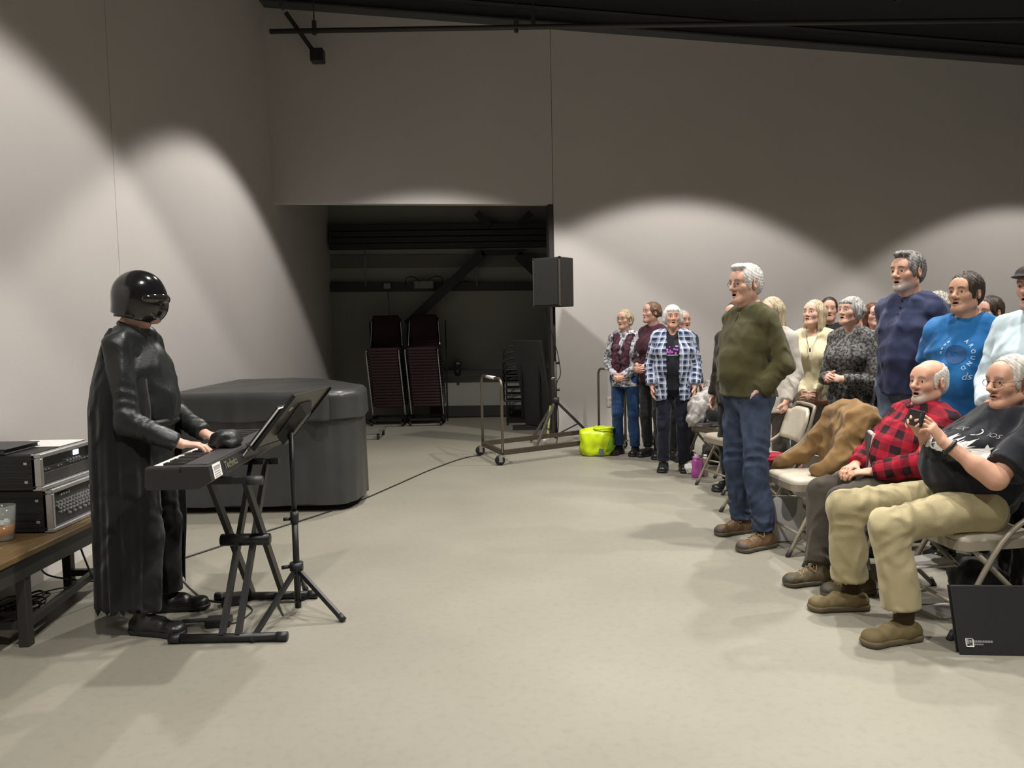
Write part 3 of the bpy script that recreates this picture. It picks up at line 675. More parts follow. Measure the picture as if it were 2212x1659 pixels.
sl = empty('clip_lamp', at(988, 795, ALC-.25), label='small dark clip lamp on the low alcove girt', cat='lamp')
bm = B(); lathe(bm, [(.02, 0), (.05, .02), (.06, .09), (.02, .1)], seg=12); obj('shade', bm, m_blk, sl, True)
bm = B(); lathe(bm, [(.001, 0), (.02, 0), (.02, .02), (.001, .02)], seg=10); xform(bm, Matrix.Translation((.03, -.06, .06))); obj('reflector', bm, m_chrome, sl, True)
bm = B(); box(bm, (0, .03, -.03), (.04, .04, .08)); obj('clip', bm, m_blk, sl)
# ================================================================== people: distance fields meshed with surface nets
def NV(*a): return np.array(a, float)
def unit(v):
    v = np.asarray(v, float); return v/(np.linalg.norm(v)+1e-12)
class Field:
    def __init__(s): s.ops = []; s.lo = NV(9, 9, 9); s.hi = -s.lo; s.post = []
    def _grow(s, a, r, op):
        if op == 'u': s.lo = np.minimum(s.lo, a-r); s.hi = np.maximum(s.hi, a+r)
    def cone(s, a, b, ra, rb, w=None, kw=1., k=.03, op='u', flat=False, wr=None):
        a = np.asarray(a, float); b = np.asarray(b, float); R = max(ra, rb)*max(1, kw)
        s._grow(a, R, op); s._grow(b, R, op)
        s.ops.append(('c', np.minimum(a, b)-R-.07, np.maximum(a, b)+R+.07, k, op, (a, b, ra, rb, None if w is None else unit(w), kw, flat, wr)))
    def ell(s, c, r, R=None, k=.03, op='u'):
        c = np.asarray(c, float); r = NV(*r) if hasattr(r, '__len__') else NV(r, r, r); m = r.max()
        s._grow(c, m, op); s.ops.append(('e', c-m-.07, c+m+.07, k, op, (c, r, R)))
    def box(s, c, h, R=None, rd=.01, k=.02, op='u'):
        c = np.asarray(c, float); h = NV(*h); m = np.linalg.norm(h)
        s._grow(c, m, op); s.ops.append(('b', c-m-.07, c+m+.07, k, op, (c, h, R, rd)))
    def cut(s, n, p, lo=None, hi=None): s.ops.append(('h', lo, hi, 0, 's', (unit(n), np.asarray(p, float))))
    def fold(s, amp, n=5, wl=.09, seed=0, zs=1.0):
        s.post.append((amp, n, wl, seed, zs))
    def build(s, h):
        lo = s.lo-h*2.5; hi = s.hi+h*2.5; dims = np.ceil((hi-lo)/h).astype(int)+1
        ax = [lo[i]+h*np.arange(dims[i]) for i in range(3)]
        D = np.full(dims, .25, np.float32)
        for (t, a, b, k, op, arg) in s.ops:
            if a is None: sl = [slice(0, d) for d in dims]
            else: sl = [slice(max(0, int((a[i]-lo[i])/h)), min(dims[i], int((b[i]-lo[i])/h)+2)) for i in range(3)]
            if any(q.stop <= q.start for q in sl): continue
            X = ax[0][sl[0]][:, None, None]; Y = ax[1][sl[1]][None, :, None]; Z = ax[2][sl[2]][None, None, :]
            sub = D[sl[0], sl[1], sl[2]]
            if t == 'c':
                A, Bb, ra, rb, w, kw, flat, wr = arg; ab = Bb-A; L = np.linalg.norm(ab); u = ab/max(L, 1e-9)
                px, py, pz = X-A[0], Y-A[1], Z-A[2]
                tl = px*u[0]+py*u[1]+pz*u[2]; tc = np.clip(tl, 0, L)
                qx, qy, qz = px-tc*u[0], py-tc*u[1], pz-tc*u[2]
                if w is not None:
                    c = (qx*w[0]+qy*w[1]+qz*w[2])*(1-1/kw); qx, qy, qz = qx-c*w[0], qy-c*w[1], qz-c*w[2]
                d = np.sqrt(qx*qx+qy*qy+qz*qz)-(ra+(rb-ra)*tc/max(L, 1e-9))
                if wr is not None:
                    amp, wl, tc0, tw, sd = wr; tn = tc/max(L, 1e-9)
                    u1, u2 = frame_of(Vector(u)); qn = np.sqrt(qx*qx+qy*qy+qz*qz)+1e-6
                    c1 = (qx*u1[0]+qy*u1[1]+qz*u1[2])/qn; c2 = (qx*u2[0]+qy*u2[1]+qz*u2[2])/qn
                    d = d-amp*1.5*(.7-1.6*np.abs(np.sin(PI*tc/wl+sd+1.9*c1+1.5*c2*math.cos(sd))))*(.4+.6*np.sin(sd*1.7+2*c1-c2+6*tn))*np.exp(-((tn-tc0)/tw)**2)
                if flat: d = np.where(tl > L, np.maximum(np.sqrt(np.maximum((px-tl*u[0])**2+(py-tl*u[1])**2+(pz-tl*u[2])**2, 0))-rb*(kw if w is not None else 1), tl-L), d)
            elif t == 'e':
                c, r, R = arg; px, py, pz = X-c[0], Y-c[1], Z-c[2]
                if R is not None: px, py, pz = (px*R[0, 0]+py*R[1, 0]+pz*R[2, 0], px*R[0, 1]+py*R[1, 1]+pz*R[2, 1], px*R[0, 2]+py*R[1, 2]+pz*R[2, 2])
                k0 = np.sqrt((px/r[0])**2+(py/r[1])**2+(pz/r[2])**2); k1 = np.sqrt((px/r[0]**2)**2+(py/r[1]**2)**2+(pz/r[2]**2)**2)
                d = k0*(k0-1)/np.maximum(k1, 1e-6); d = np.where(k0 < 1e-3, -r.min(), d)
            elif t == 'b':
                c, hh, R, rd = arg; px, py, pz = X-c[0], Y-c[1], Z-c[2]
                if R is not None: px, py, pz = (px*R[0, 0]+py*R[1, 0]+pz*R[2, 0], px*R[0, 1]+py*R[1, 1]+pz*R[2, 1], px*R[0, 2]+py*R[1, 2]+pz*R[2, 2])
                qx, qy, qz = np.abs(px)-hh[0]+rd, np.abs(py)-hh[1]+rd, np.abs(pz)-hh[2]+rd
                d = np.sqrt(np.maximum(qx, 0)**2+np.maximum(qy, 0)**2+np.maximum(qz, 0)**2)+np.minimum(np.maximum(qx, np.maximum(qy, qz)), 0)-rd
            else:
                n, p = arg; d = (X-p[0])*n[0]+(Y-p[1])*n[1]+(Z-p[2])*n[2]
                D[sl[0], sl[1], sl[2]] = np.maximum(sub, d); continue
            d = d.astype(np.float32)
            if op == 'u':
                f = np.clip(.5+.5*(d-sub)/k, 0, 1); D[sl[0], sl[1], sl[2]] = d+(sub-d)*f-k*f*(1-f)
            elif op == 'x':   # intersection
                f = np.clip(.5-.5*(d-sub)/k, 0, 1); D[sl[0], sl[1], sl[2]] = d+(sub-d)*f+k*f*(1-f)
            else:
                d = -d; f = np.clip(.5-.5*(d-sub)/k, 0, 1); D[sl[0], sl[1], sl[2]] = d+(sub-d)*f+k*f*(1-f)
        X = ax[0][:, None, None]; Y = ax[1][None, :, None]; Z = ax[2][None, None, :]
        for amp, n, wl, seed, zs in s.post:
            r = np.random.RandomState(seed)
            for _ in range(n):
                v = r.randn(3); v[2] *= zs; v = v/np.linalg.norm(v)*2*PI/(wl*r.uniform(.7, 1.7)); v2 = r.randn(3)*6
                D += (amp/n**.5*(1.3*np.abs(np.sin((X*v[0]+Y*v[1]+Z*v[2])*.5+r.uniform(0, 6)+1.3*np.sin(X*v2[0]+Y*v2[1]+Z*v2[2])))*2-1.7)).astype(np.float32)
        return nets(D, lo, h)
_COR = [(0, 0, 0), (1, 0, 0), (0, 1, 0), (1, 1, 0), (0, 0, 1), (1, 0, 1), (0, 1, 1), (1, 1, 1)]
_EDG = [(a, b) for a in range(8) for b in range(a+1, 8) if bin(a ^ b).count('1') == 1]
def nets(D, org, h):
    ins = D < 0; sh = np.array(D.shape)-1
    cnt = np.zeros(sh, np.int8)
    for c in _COR: cnt += ins[c[0]:c[0]+sh[0], c[1]:c[1]+sh[1], c[2]:c[2]+sh[2]]
    act = (cnt > 0) & (cnt < 8); idx = np.argwhere(act); vid = np.full(sh, -1, np.int32); vid[act] = np.arange(len(idx))
    acc = np.zeros((len(idx), 3)); num = np.zeros(len(idx)); dv = [D[idx[:, 0]+c[0], idx[:, 1]+c[1], idx[:, 2]+c[2]].astype(float) for c in _COR]
    for a, b in _EDG:
        m = (dv[a] < 0) != (dv[b] < 0); t = dv[a][m]/(dv[a][m]-dv[b][m]); ca, cb = np.array(_COR[a], float), np.array(_COR[b], float)
        acc[m] += ca+t[:, None]*(cb-ca); num[m] += 1
    V = (idx+acc/num[:, None])*h+org; F = []
    for x in range(3):
        y, z = (x+1) % 3, (x+2) % 3
        s0 = [slice(1, -1)]*3; s1 = [slice(1, -1)]*3; s0[x] = slice(0, -1); s1[x] = slice(1, None)
        e = ins[tuple(s0)] != ins[tuple(s1)]; ii = np.argwhere(e); ii[:, y] += 1; ii[:, z] += 1
        fl = ~ins[ii[:, 0], ii[:, 1], ii[:, 2]]
        q = []
        for dy, dz in ((-1, -1), (0, -1), (0, 0), (-1, 0)):
            j = ii.copy(); j[:, y] += dy; j[:, z] += dz; q.append(vid[j[:, 0], j[:, 1], j[:, 2]])
        q = np.stack(q, 1); q[fl] = q[fl][:, ::-1]; F.append(q)
    return V, np.concatenate(F)
def npmesh(name, V, F, m, parent, attrs=None):
    me = bpy.data.meshes.new(name); me.vertices.add(len(V)); me.vertices.foreach_set('co', V.astype(np.float32).ravel())
    me.loops.add(F.size); me.loops.foreach_set('vertex_index', F.astype(np.int32).ravel())
    me.polygons.add(len(F)); me.polygons.foreach_set('loop_start', np.arange(0, F.size, 4, dtype=np.int32))
    me.update(calc_edges=True); me.shade_smooth()
    for m_ in (m if isinstance(m, list) else [m]): me.materials.append(m_)
    for k, v in (attrs or {}).items():
        a = me.attributes.new(k, 'FLOAT', 'POINT'); a.data.foreach_set('value', v.astype(np.float32))
    return link(bpy.data.objects.new(name, me), parent)
def rotz(a): c, s = math.cos(a), math.sin(a); return np.array([[c, -s, 0], [s, c, 0], [0, 0, 1.]])
def rotx(a): c, s = math.cos(a), math.sin(a); return np.array([[1, 0, 0], [0, c, -s], [0, s, c.real]])
def roty(a): c, s = math.cos(a), math.sin(a); return np.array([[c, 0, s], [0, 1, 0], [-s, 0, c]])
# ---------------------------------------------------------------- cloth and skin materials
def creases(m, strength=.85, scale=9., dist=.05, stretch=(1, 1, .75), fine=0.):
    """sharp little creases and weave as relief on a garment"""
    nt = m.node_tree; N, L = nt.nodes, nt.links; b = N['Principled BSDF']; tc = N.new('ShaderNodeTexCoord'); mp = N.new('ShaderNodeMapping'); mp.inputs['Scale'].default_value = stretch
    L.new(tc.outputs['Object'], mp.inputs['Vector']); n = N.new('ShaderNodeTexNoise'); n.noise_type = 'RIDGED_MULTIFRACTAL'; n.inputs['Scale'].default_value = scale; n.inputs['Detail'].default_value = 2.5; n.inputs['Roughness'].default_value = .45; n.inputs['Distortion'].default_value = .6
    L.new(mp.outputs[0], n.inputs['Vector']); bp = N.new('ShaderNodeBump'); bp.inputs['Strength'].default_value = strength; bp.inputs['Distance'].default_value = dist; L.new(n.outputs['Fac'], bp.inputs['Height'])
    old = b.inputs['Normal'].links
    if old: L.new(old[0].from_socket, bp.inputs['Normal'])
    L.new(bp.outputs[0], b.inputs['Normal']); return m
def skin_mat(name, col, beardc=(.35, .32, .3), browc=(.1, .07, .05), lipc=None):
    m, nt, N, L, b = _new(name); c = lin(col); lipc = lipc or (c[0]*.74, c[1]*.56, c[2]*.56)
    tc = N.new('ShaderNodeTexCoord'); no = N.new('ShaderNodeTexNoise'); no.inputs['Scale'].default_value = 22; no.inputs['Detail'].default_value = 4; L.new(tc.outputs['Object'], no.inputs['Vector'])
    mx = N.new('ShaderNodeMix'); mx.data_type = 'RGBA'; mx.inputs[6].default_value = (c[0]*.93, c[1]*.85, c[2]*.83, 1); mx.inputs[7].default_value = (min(1, c[0]*1.08), c[1]*1.08, c[2]*1.08, 1); L.new(no.outputs['Fac'], mx.inputs[0])
    last = mx.outputs[2]
    for an, ac in (('beard', beardc), ('lip', lipc), ('brow', browc), ('mouth', (.03, .008, .008))):
        at_ = N.new('ShaderNodeAttribute'); at_.attribute_name = an; x = N.new('ShaderNodeMix'); x.data_type = 'RGBA'; x.inputs[7].default_value = (*ac, 1)
        L.new(at_.outputs['Fac'], x.inputs[0]); L.new(last, x.inputs[6]); last = x.outputs[2]
    L.new(last, b.inputs['Base Color']); b.inputs['Roughness'].default_value = .5; b.inputs['Specular IOR Level'].default_value = .35
    b.inputs['Subsurface Weight'].default_value = .08; b.inputs['Subsurface Radius'].default_value = (.012, .005, .003); b.inputs['Subsurface Scale'].default_value = .5
    return m
def cloth(name, col, var=.18, vs=14, rough=.85, bump=.25, bs=350, stretch=None):
    if name in _M: return _M[name]
    m = mat(name, col, rough=rough, var=var, vs=vs, bump=bump, bs=bs, spec=.2, stretch=stretch)
    m.node_tree.nodes['Principled BSDF'].inputs['Sheen Weight'].default_value = .15; creases(m); _M[name] = m; return m
def plaid(name, base, dark, light, pitch=.06, rot=0., wob=.01, w1=.5, w2=.18):
    """woven check: wide dark bands both ways and thin pale lines"""
    m, nt, N, L, b = _new(name); tc = N.new('ShaderNodeTexCoord')
    no = N.new('ShaderNodeTexNoise'); no.inputs['Scale'].default_value = 9; L.new(tc.outputs['Object'], no.inputs['Vector'])
    cb = N.new('ShaderNodeCombineXYZ')
    for i, an in enumerate(('wu', 'wv')):
        at_ = N.new('ShaderNodeAttribute'); at_.attribute_name = an; L.new(at_.outputs['Fac'], cb.inputs[i])
    va = N.new('ShaderNodeVectorMath'); va.operation = 'MULTIPLY_ADD'; va.inputs[1].default_value = (wob,)*3; L.new(no.outputs['Color'], va.inputs[0]); L.new(cb.outputs[0], va.inputs[2])
    sx = N.new('ShaderNodeSeparateXYZ'); L.new(va.outputs[0], sx.inputs[0])
    def band(sock, width, off):
        a = N.new('ShaderNodeMath'); a.operation = 'MULTIPLY_ADD'; a.inputs[1].default_value = 1/pitch; a.inputs[2].default_value = off; L.new(sock, a.inputs[0])
        f = N.new('ShaderNodeMath'); f.operation = 'FRACT'; L.new(a.outputs[0], f.inputs[0])
        g = N.new('ShaderNodeMath'); g.operation = 'LESS_THAN'; g.inputs[1].default_value = width; L.new(f.outputs[0], g.inputs[0]); return g.outputs[0]
    h = sx.outputs[0]; v = sx.outputs[1]
    last = None
    s1 = N.new('ShaderNodeMath'); s1.operation = 'ADD'; L.new(band(h, w1, 0), s1.inputs[0]); L.new(band(v, w1, .3), s1.inputs[1])
    s2 = N.new('ShaderNodeMath'); s2.operation = 'MULTIPLY'; s2.inputs[1].default_value = .5; L.new(s1.outputs[0], s2.inputs[0])
    x = N.new('ShaderNodeMix'); x.data_type = 'RGBA'; x.inputs[6].default_value = (*lin(base), 1); x.inputs[7].default_value = (*lin(dark), 1); L.new(s2.outputs[0], x.inputs[0])
    s3 = N.new('ShaderNodeMath'); s3.operation = 'MAXIMUM'; L.new(band(h, w2, .45), s3.inputs[0]); L.new(band(v, w2, .75), s3.inputs[1])
    s4 = N.new('ShaderNodeMath'); s4.operation = 'MULTIPLY'; s4.inputs[1].default_value = .6; L.new(s3.outputs[0], s4.inputs[0])
    y = N.new('ShaderNodeMix'); y.data_type = 'RGBA'; y.inputs[7].default_value = (*lin(light), 1); L.new(s4.outputs[0], y.inputs[0]); L.new(x.outputs[2], y.inputs[6])
    L.new(y.outputs[2], b.inputs['Base Color']); b.inputs['Roughness'].default_value = .9; b.inputs['Specular IOR Level'].default_value = .2; return creases(m)
def mottled(name, c1, c2, scale=60, lo=.4, hi=.6, rough=.85, stretch=None, crs=(.85,)):
    m, nt, N, L, b = _new(name); tc = N.new('ShaderNodeTexCoord'); src = tc.outputs['Object']
    if stretch:
        mp = N.new('ShaderNodeMapping'); mp.inputs['Scale'].default_value = stretch; L.new(src, mp.inputs['Vector']); src = mp.outputs[0]
    no = N.new('ShaderNodeTexNoise'); no.inputs['Scale'].default_value = scale; no.inputs['Detail'].default_value = 4; L.new(src, no.inputs['Vector'])
    r = N.new('ShaderNodeValToRGB'); r.color_ramp.elements[0].position = lo; r.color_ramp.elements[1].position = hi
    r.color_ramp.elements[0].color = (*lin(c1), 1); r.color_ramp.elements[1].color = (*lin(c2), 1); L.new(no.outputs['Fac'], r.inputs[0]); L.new(r.outputs[0], b.inputs['Base Color'])
    b.inputs['Roughness'].default_value = rough; b.inputs['Specular IOR Level'].default_value = .25; return creases(m, *crs) if crs else m
def hair_mat(name, c1, c2): return mottled(name, c1, c2, 70, .35, .65, .5, (1, 1, .22), (.6, 55, .006, (1, 1, .25)))
M_EYEW = M('eye_white', (.62, .6, .57), rough=.25, var=0); M_IRIS = M('iris', (.05, .04, .035), rough=.2, var=0)
# ---------------------------------------------------------------- skeleton
def skeleton(h, sw=.165, hw=.09, lean=0.):
    J = dict(pel=(0, 0, .95), waist=(0, .0, 1.09), chest=(0, .005, 1.28), nb=(0, -.025, 1.475), head=(0, .015, 1.63),
             shL=(-sw, -.015, 1.405), shR=(sw, -.015, 1.405), hipL=(-hw, 0, .92), hipR=(hw, 0, .92), knL=(-hw-.01, .02, .50), knR=(hw+.01, .02, .50),
             anL=(-hw-.015, -.02, .085), anR=(hw+.015, -.02, .085), elL=(-sw-.045, -.03, 1.12), elR=(sw+.045, -.03, 1.12), wrL=(-sw-.05, .06, .88), wrR=(sw+.05, .06, .88))
    return J
class P: pass
def person(label, base, yaw, h, J=None, sw=.165, hw=.09, chest=1., waist=1., hipk=1., belly=0., bust=0., skin='d9a58c', res=.012, hres=.0055,
           head=None, hair=None, top=None, legs=None, shoe=None, hands=None, beardc=(.4, .38, .36), browc=(.12, .09, .07), group=None, cat='person', name='person', lipc=None):
    """joints: tuples are body-local metres for a 1.75 m figure (x right, y ahead, z up), Vectors are world points"""
    p = P(); p.base = np.array([base[0], base[1], 0.]); p.yaw = yaw = math.radians(yaw); p.s = s = h/1.75; R = rotz(yaw); p.R = R
    jj = skeleton(h, sw, hw); jj.update(J or {})
    def conv(v):
        if isinstance(v, Vector): return np.array(v)-p.base
        return R @ (NV(*v)*s)
    p.J = q = {k: conv(v) for k, v in jj.items()}
    for a in 'LR':
        if J and 'an'+a in J and 'kn'+a not in J: q['kn'+a] = q['hip'+a]*.47+q['an'+a]*.53+R @ NV(0, .035*s, 0)
    p.root = empty(name, (base[0], base[1], 0), label=label, cat=cat, group=group)
    X = unit(q['shR']-q['shL']); Xp = unit(q['hipR']-q['hipL']); up = unit(q['nb']-q['waist']); fwd = unit(np.cross(up, X)); p.X, p.up, p.fwd = X, up, fwd
    p.local = lambda v: R @ (NV(*v)*s)
    p.dirv = lambda v: unit(np.array(v) if isinstance(v, Vector) else R @ NV(*v))
    def torso(F, e, hips=True):
        c = q['chest']; w = q['waist']; pl = q['pel']; nb = q['nb']
        F.cone(pl, w, (.102*hipk+e)*s, (.098*waist+e)*s, X, 1.45, .05*s)
        F.cone(w, c, (.098*waist+e)*s, (.112*chest+e)*s, X, 1.40, .05*s)
        F.cone(c, c+(nb-c)*.62, (.112*chest+e)*s, (.078+e)*s, X, 1.55, .05*s)
        F.cone(q['shL'], q['shR'], (.050+e)*s, (.050+e)*s, k=.05*s)
        for k in ('shL', 'shR'): F.cone(nb-up*.03*s, nb*.45+q[k]*.55, (.050+e*.6)*s, (.050+e)*s, k=.05*s)
        if belly: F.ell(w*.75+c*.25+fwd*(.03+belly*.5)*s-up*.02*s, ((.135*waist+e)*s, (.11*waist+belly*.6+e)*s, (.16+e)*s), np.stack([X, fwd, up], 1), .06*s)
        if bust:
            for sd in (-1, 1): F.ell(c+fwd*.075*s+X*.075*sd*s-up*.03*s, ((.07+e)*s, (.05+bust+e)*s, (.075+e)*s), np.stack([X, fwd, up], 1), .05*s)
    p.torso = torso
    # ------ body: core, head, hands joined in one mesh
    Vs, Fs, At = [], [], {k: [] for k in ('lip', 'brow', 'beard', 'mouth')}
    def add(V, F, at_=None):
        n = sum(len(v) for v in Vs); Vs.append(V); Fs.append(F+n)
        for k in At: At[k].append((at_ or {}).get(k, np.zeros(len(V))))
    F = Field(); torso(F, -.014)
    for a in 'LR':
        F.cone(q['sh'+a], q['el'+a], .042*s, .036*s); F.cone(q['el'+a], q['wr'+a], .034*s, .024*s)
        F.cone(q['hip'+a], q['kn'+a], .075*s, .048*s); F.cone(q['kn'+a], q['an'+a], .047*s, .034*s)
        F.cone(q['nb']-up*.03*s, q['nb']+up*.03*s, .05*s, .05*s)
    add(*F.build(max(res*1.35, .015)))
    # head
    hd = dict(yaw=0, pitch=0, roll=0, s=1., open=.3, beard=0., fem=False, jaw=1., nose=1., wide=1.); hd.update(head or {}); p.hd = hd
    hs = s*hd['s']*(.97 if hd['fem'] else 1.0); RH = R @ rotz(math.radians(hd['yaw'])) @ rotx(math.radians(hd['pitch'])) @ roty(math.radians(hd['roll'])); C = q['head']
    p.hp = hp = lambda v: C+RH @ (NV(*v)*NV(hd['wide'], 1, 1)*hs)
    p.RH, p.hs = RH, hs
    F = Field(); fm = .9 if hd['fem'] else 1.0; jw = hd['jaw']
    F.ell(hp((0, -.016, .032)), (.074*hs*hd['wide'], .096*hs, .086*hs), RH)
    F.ell(hp((0, .026, -.035)), (.058*hs*hd['wide'], .062*hs, .078*hs), RH, .03*hs)
    for sd in (-1, 1):
        F.cone(hp((.050*sd*fm*jw, .0, -.068)), hp((.014*sd, .070, -.100)), .020*hs, .018*hs, k=.03*hs)
        F.ell(hp((.040*sd, .060, -.022)), .022*hs, None, .03*hs)
    F.cone(hp((-.012, .074, -.100)), hp((.012, .074, -.100)), .0175*hs*jw, .0175*hs*jw, k=.025*hs)
    bq = .0095 if hd['fem'] else .013; F.cone(hp((-.036, .076, .024)), hp((.036, .076, .024)), bq*hs, bq*hs, k=.022*hs)
    F.ell(hp((0, .066, .045)), (.05*hs, .025*hs, .04*hs), RH, .03*hs)
    for sd in (-1, 1):
        F.ell(hp((.032*sd, .100, .003)), (.0185*hs, .016*hs, .0115*hs), RH, .014*hs, 's')
    nz = hd['nose']*(.86 if hd['fem'] else 1)
    F.cone(hp((0, .087, .016)), hp((0, .108*nz**.3, -.024)), .0075*hs, .0105*hs*nz, k=.014*hs)
    F.ell(hp((0, .106*nz**.3, -.028)), (.0125*hs*nz, .013*hs*nz, .010*hs*nz), RH, .010*hs)
    for sd in (-1, 1): F.ell(hp((.0135*sd*nz, .096, -.033)), (.008*hs, .011*hs, .0075*hs), RH, .008*hs)
    op = hd['open']
    # lips and mouth
    F.cone(hp((-.020, .084, -.060)), hp((0, .094, -.056)), .0055*hs, .0075*hs, k=.010*hs); F.cone(hp((.020, .084, -.060)), hp((0, .094, -.056)), .0055*hs, .0075*hs, k=.010*hs)
    zl = -.068-.016*op
    F.cone(hp((-.018, .083, zl+.006)), hp((0, .091, zl)), .006*hs, .0085*hs, k=.010*hs); F.cone(hp((.018, .083, zl+.006)), hp((0, .091, zl)), .006*hs, .0085*hs, k=.010*hs)
    mz = (-.056+zl)/2-.001
    F.ell(hp((0, .099, mz)), ((.019-.004*op)*hs, .020*hs, (.0022+.010*op)*hs), RH, .004*hs, 's')
    for sd in (-1, 1):      # eyelids over the eyes
        F.cone(hp((.021*sd, .084, .0085)), hp((.044*sd, .078, .0075)), .0052*hs, .0052*hs, k=.008*hs)
        F.cone(hp((.023*sd, .083, -.006)), hp((.042*sd, .078, -.005)), .0038*hs, .0038*hs, k=.008*hs)
        eb = hp((.077*sd, -.012, -.006)); Re = RH @ rotz(-sd*.35)
        F.ell(eb, (.009*hs, .021*hs, .033*hs), Re, .010*hs); F.ell(hp((.087*sd, -.006, -.002)), (.007*hs, .011*hs, .019*hs), Re, .006*hs, 's')
    F.cone(hp((0, -.022, -.055)), q['nb']-up*.05*s, .050*hs*fm, .056*s*fm, k=.035*hs)
    F.cone(hp((0, .01, -.085)), q['nb']+fwd*.03*s-up*.03*s, .034*hs*fm, .042*s*fm, k=.035*hs)
    V, Fc = F.build(hres); T = ((V-C) @ RH)/hs/NV(hd['wide'], 1, 1)
    x, y, z = np.abs(T[:, 0]), T[:, 1], T[:, 2]
    sst = lambda e0, e1, v: np.clip((v-e0)/(e1-e0), 0, 1)
    lipm = sst(.0025, .0, np.abs(z-(-.057+.12*x))-.0065)*(x < .022)*(y > .083)+sst(.0025, 0, np.abs(z-(zl+.001+.15*x))-.0075)*(x < .021)*(y > .081)
    mouth = (((T[:, 0]/(.0195-.004*op))**2+((z-mz)/(.0028+.0105*op))**2 < 1.05) & (y > .06) & (y < .0965)).astype(float)
    brow = sst(.0025, 0, np.abs(z-(.0275-18*(x-.03)**2))-.0038)*sst(.010, .014, x)*sst(.052, .046, x)*(y > .05)
    br = hd['beard']; beard = np.zeros(len(V))
    if br: beard = br*np.clip(sst(.05, .075, y)*sst(-.040, -.048, z)*(sst(.042, .034, x))*(1-np.clip(lipm, 0, 1)) + (sst(-.055, -.075, z)*sst(.0, .03, y)*.8), 0, 1)*(z > -.135)
    add(V, Fc, dict(lip=np.clip(lipm, 0, 1)*.7*(1-mouth), brow=brow*.8, beard=beard*(1-mouth), mouth=mouth))
    # hands with wrists
    hdflt = dict(L=dict(dir=(0, .3, -1), n=(1, 0, 0), curl=.35), R=dict(dir=(0, .3, -1), n=(-1, 0, 0), curl=.35))
    for a in 'LR':
        H = dict(hdflt[a]); H.update((hands or {}).get(a, {}))
        if H.get('skip'): continue
        F = Field(); Wp = q['wr'+a]; fdir = p.dirv(H['dir']); n = p.dirv(H['n']); n = unit(n-fdir*np.dot(n, fdir))
        fore = unit(Wp-q['el'+a]); bl = H.get('bare', .0)
        st = q['el'+a]+(Wp-q['el'+a])*(0 if bl else .55)
        F.cone(st, Wp, (.040 if bl else .034)*s, .024*s, np.cross(fdir, n), 1.15, .02)
        if bl: F.cone(q['sh'+a]+(q['el'+a]-q['sh'+a])*.35, q['el'+a], .046*s, .038*s, k=.03); F.cone(q['el'+a], st+(Wp-st)*.35, .038*s, .042*s, k=.03)
        hand(F, Wp, fdir, n, a, s*H.get('s', 1.)*(.93 if hd['fem'] else 1.0), H)
        add(*F.build(hres*.82))
    V = np.concatenate(Vs); Fc = np.concatenate(Fs)
    c_ = lin(skin); g_ = sum(c_)/3; c_ = tuple(x*.74+g_*.26 for x in c_)
    sk = skin_mat('skin', c_, beardc, browc, lipc)
    p.body = npmesh('body', V, Fc, sk, p.root, {k: np.concatenate(v) for k, v in At.items()}); p.skin = sk
    for sd in (-1, 1):
        bm = B(); bmesh.ops.create_uvsphere(bm, u_segments=14, v_segments=10, radius=.0125*hs)
        me = bpy.data.meshes.new('eye'); 
        for f in bm.faces:
            c_ = f.calc_center_median().normalized(); f.material_index = 1 if c_.z > .86 else 0; f.smooth = True
        bm.to_mesh(me); bm.free(); me.materials.append(M_EYEW); me.materials.append(M_IRIS)
        o = bpy.data.objects.new('eye', me); link(o, p.root); ec = hp((.032*sd, .0765, .0025))
        o.matrix_local = Matrix.Translation(ec) @ Matrix(((RH @ rotx(-PI/2)).tolist())).to_4x4()
    if hair: do_hair(p, hair, hres)
    if legs: do_legs(p, legs, res, Xp)
    if top: do_top(p, top, res)
    if shoe: do_shoes(p, shoe)
    return p
def hand(F, Wp, f, n, side, s, H):
    l = np.cross(f, n) if side == 'R' else np.cross(n, f); curl = H.get('curl', .3); spread = H.get('spread', .06)
    F.cone(Wp+f*.012*s, Wp+f*.078*s, .0155*s, .0150*s, l, 2.35, .012*s)
    base = [(.029, .086, .070), (.0095, .091, .079), (-.0095, .088, .073), (-.028, .080, .057)]
    cs = H.get('curls', [curl]*4)
    for i, (bl, bf, ln) in enumerate(base):
        d = unit(f+l*spread*(1.5-i)); b = Wp+f*bf*s+l*bl*s-f*.012*s; c = cs[i]; a = 0; r = .0092*s*(1 if i < 3 else .88)
        for j, fr in enumerate((.46, .31, .23)):
            a += c*(.75, 1.1, .8)[j]; dd = d*math.cos(a)+n*math.sin(a); e = b+dd*ln*fr*s
            F.cone(b, e, r*(1-.07*j), r*(.93-.07*j), k=.004*s); b = e
    tb = Wp+f*.026*s+l*.026*s; th = H.get('thumb', (.62, .72, .35)); d1 = unit(f*th[0]+l*th[1]+n*th[2]); e = tb+d1*.044*s
    F.cone(tb-d1*.01*s, e, .0125*s, .0105*s, k=.012*s); d2 = unit(d1*.8+f*.5+n*.15); F.cone(e, e+d2*.030*s, .0103*s, .0085*s, k=.004*s)
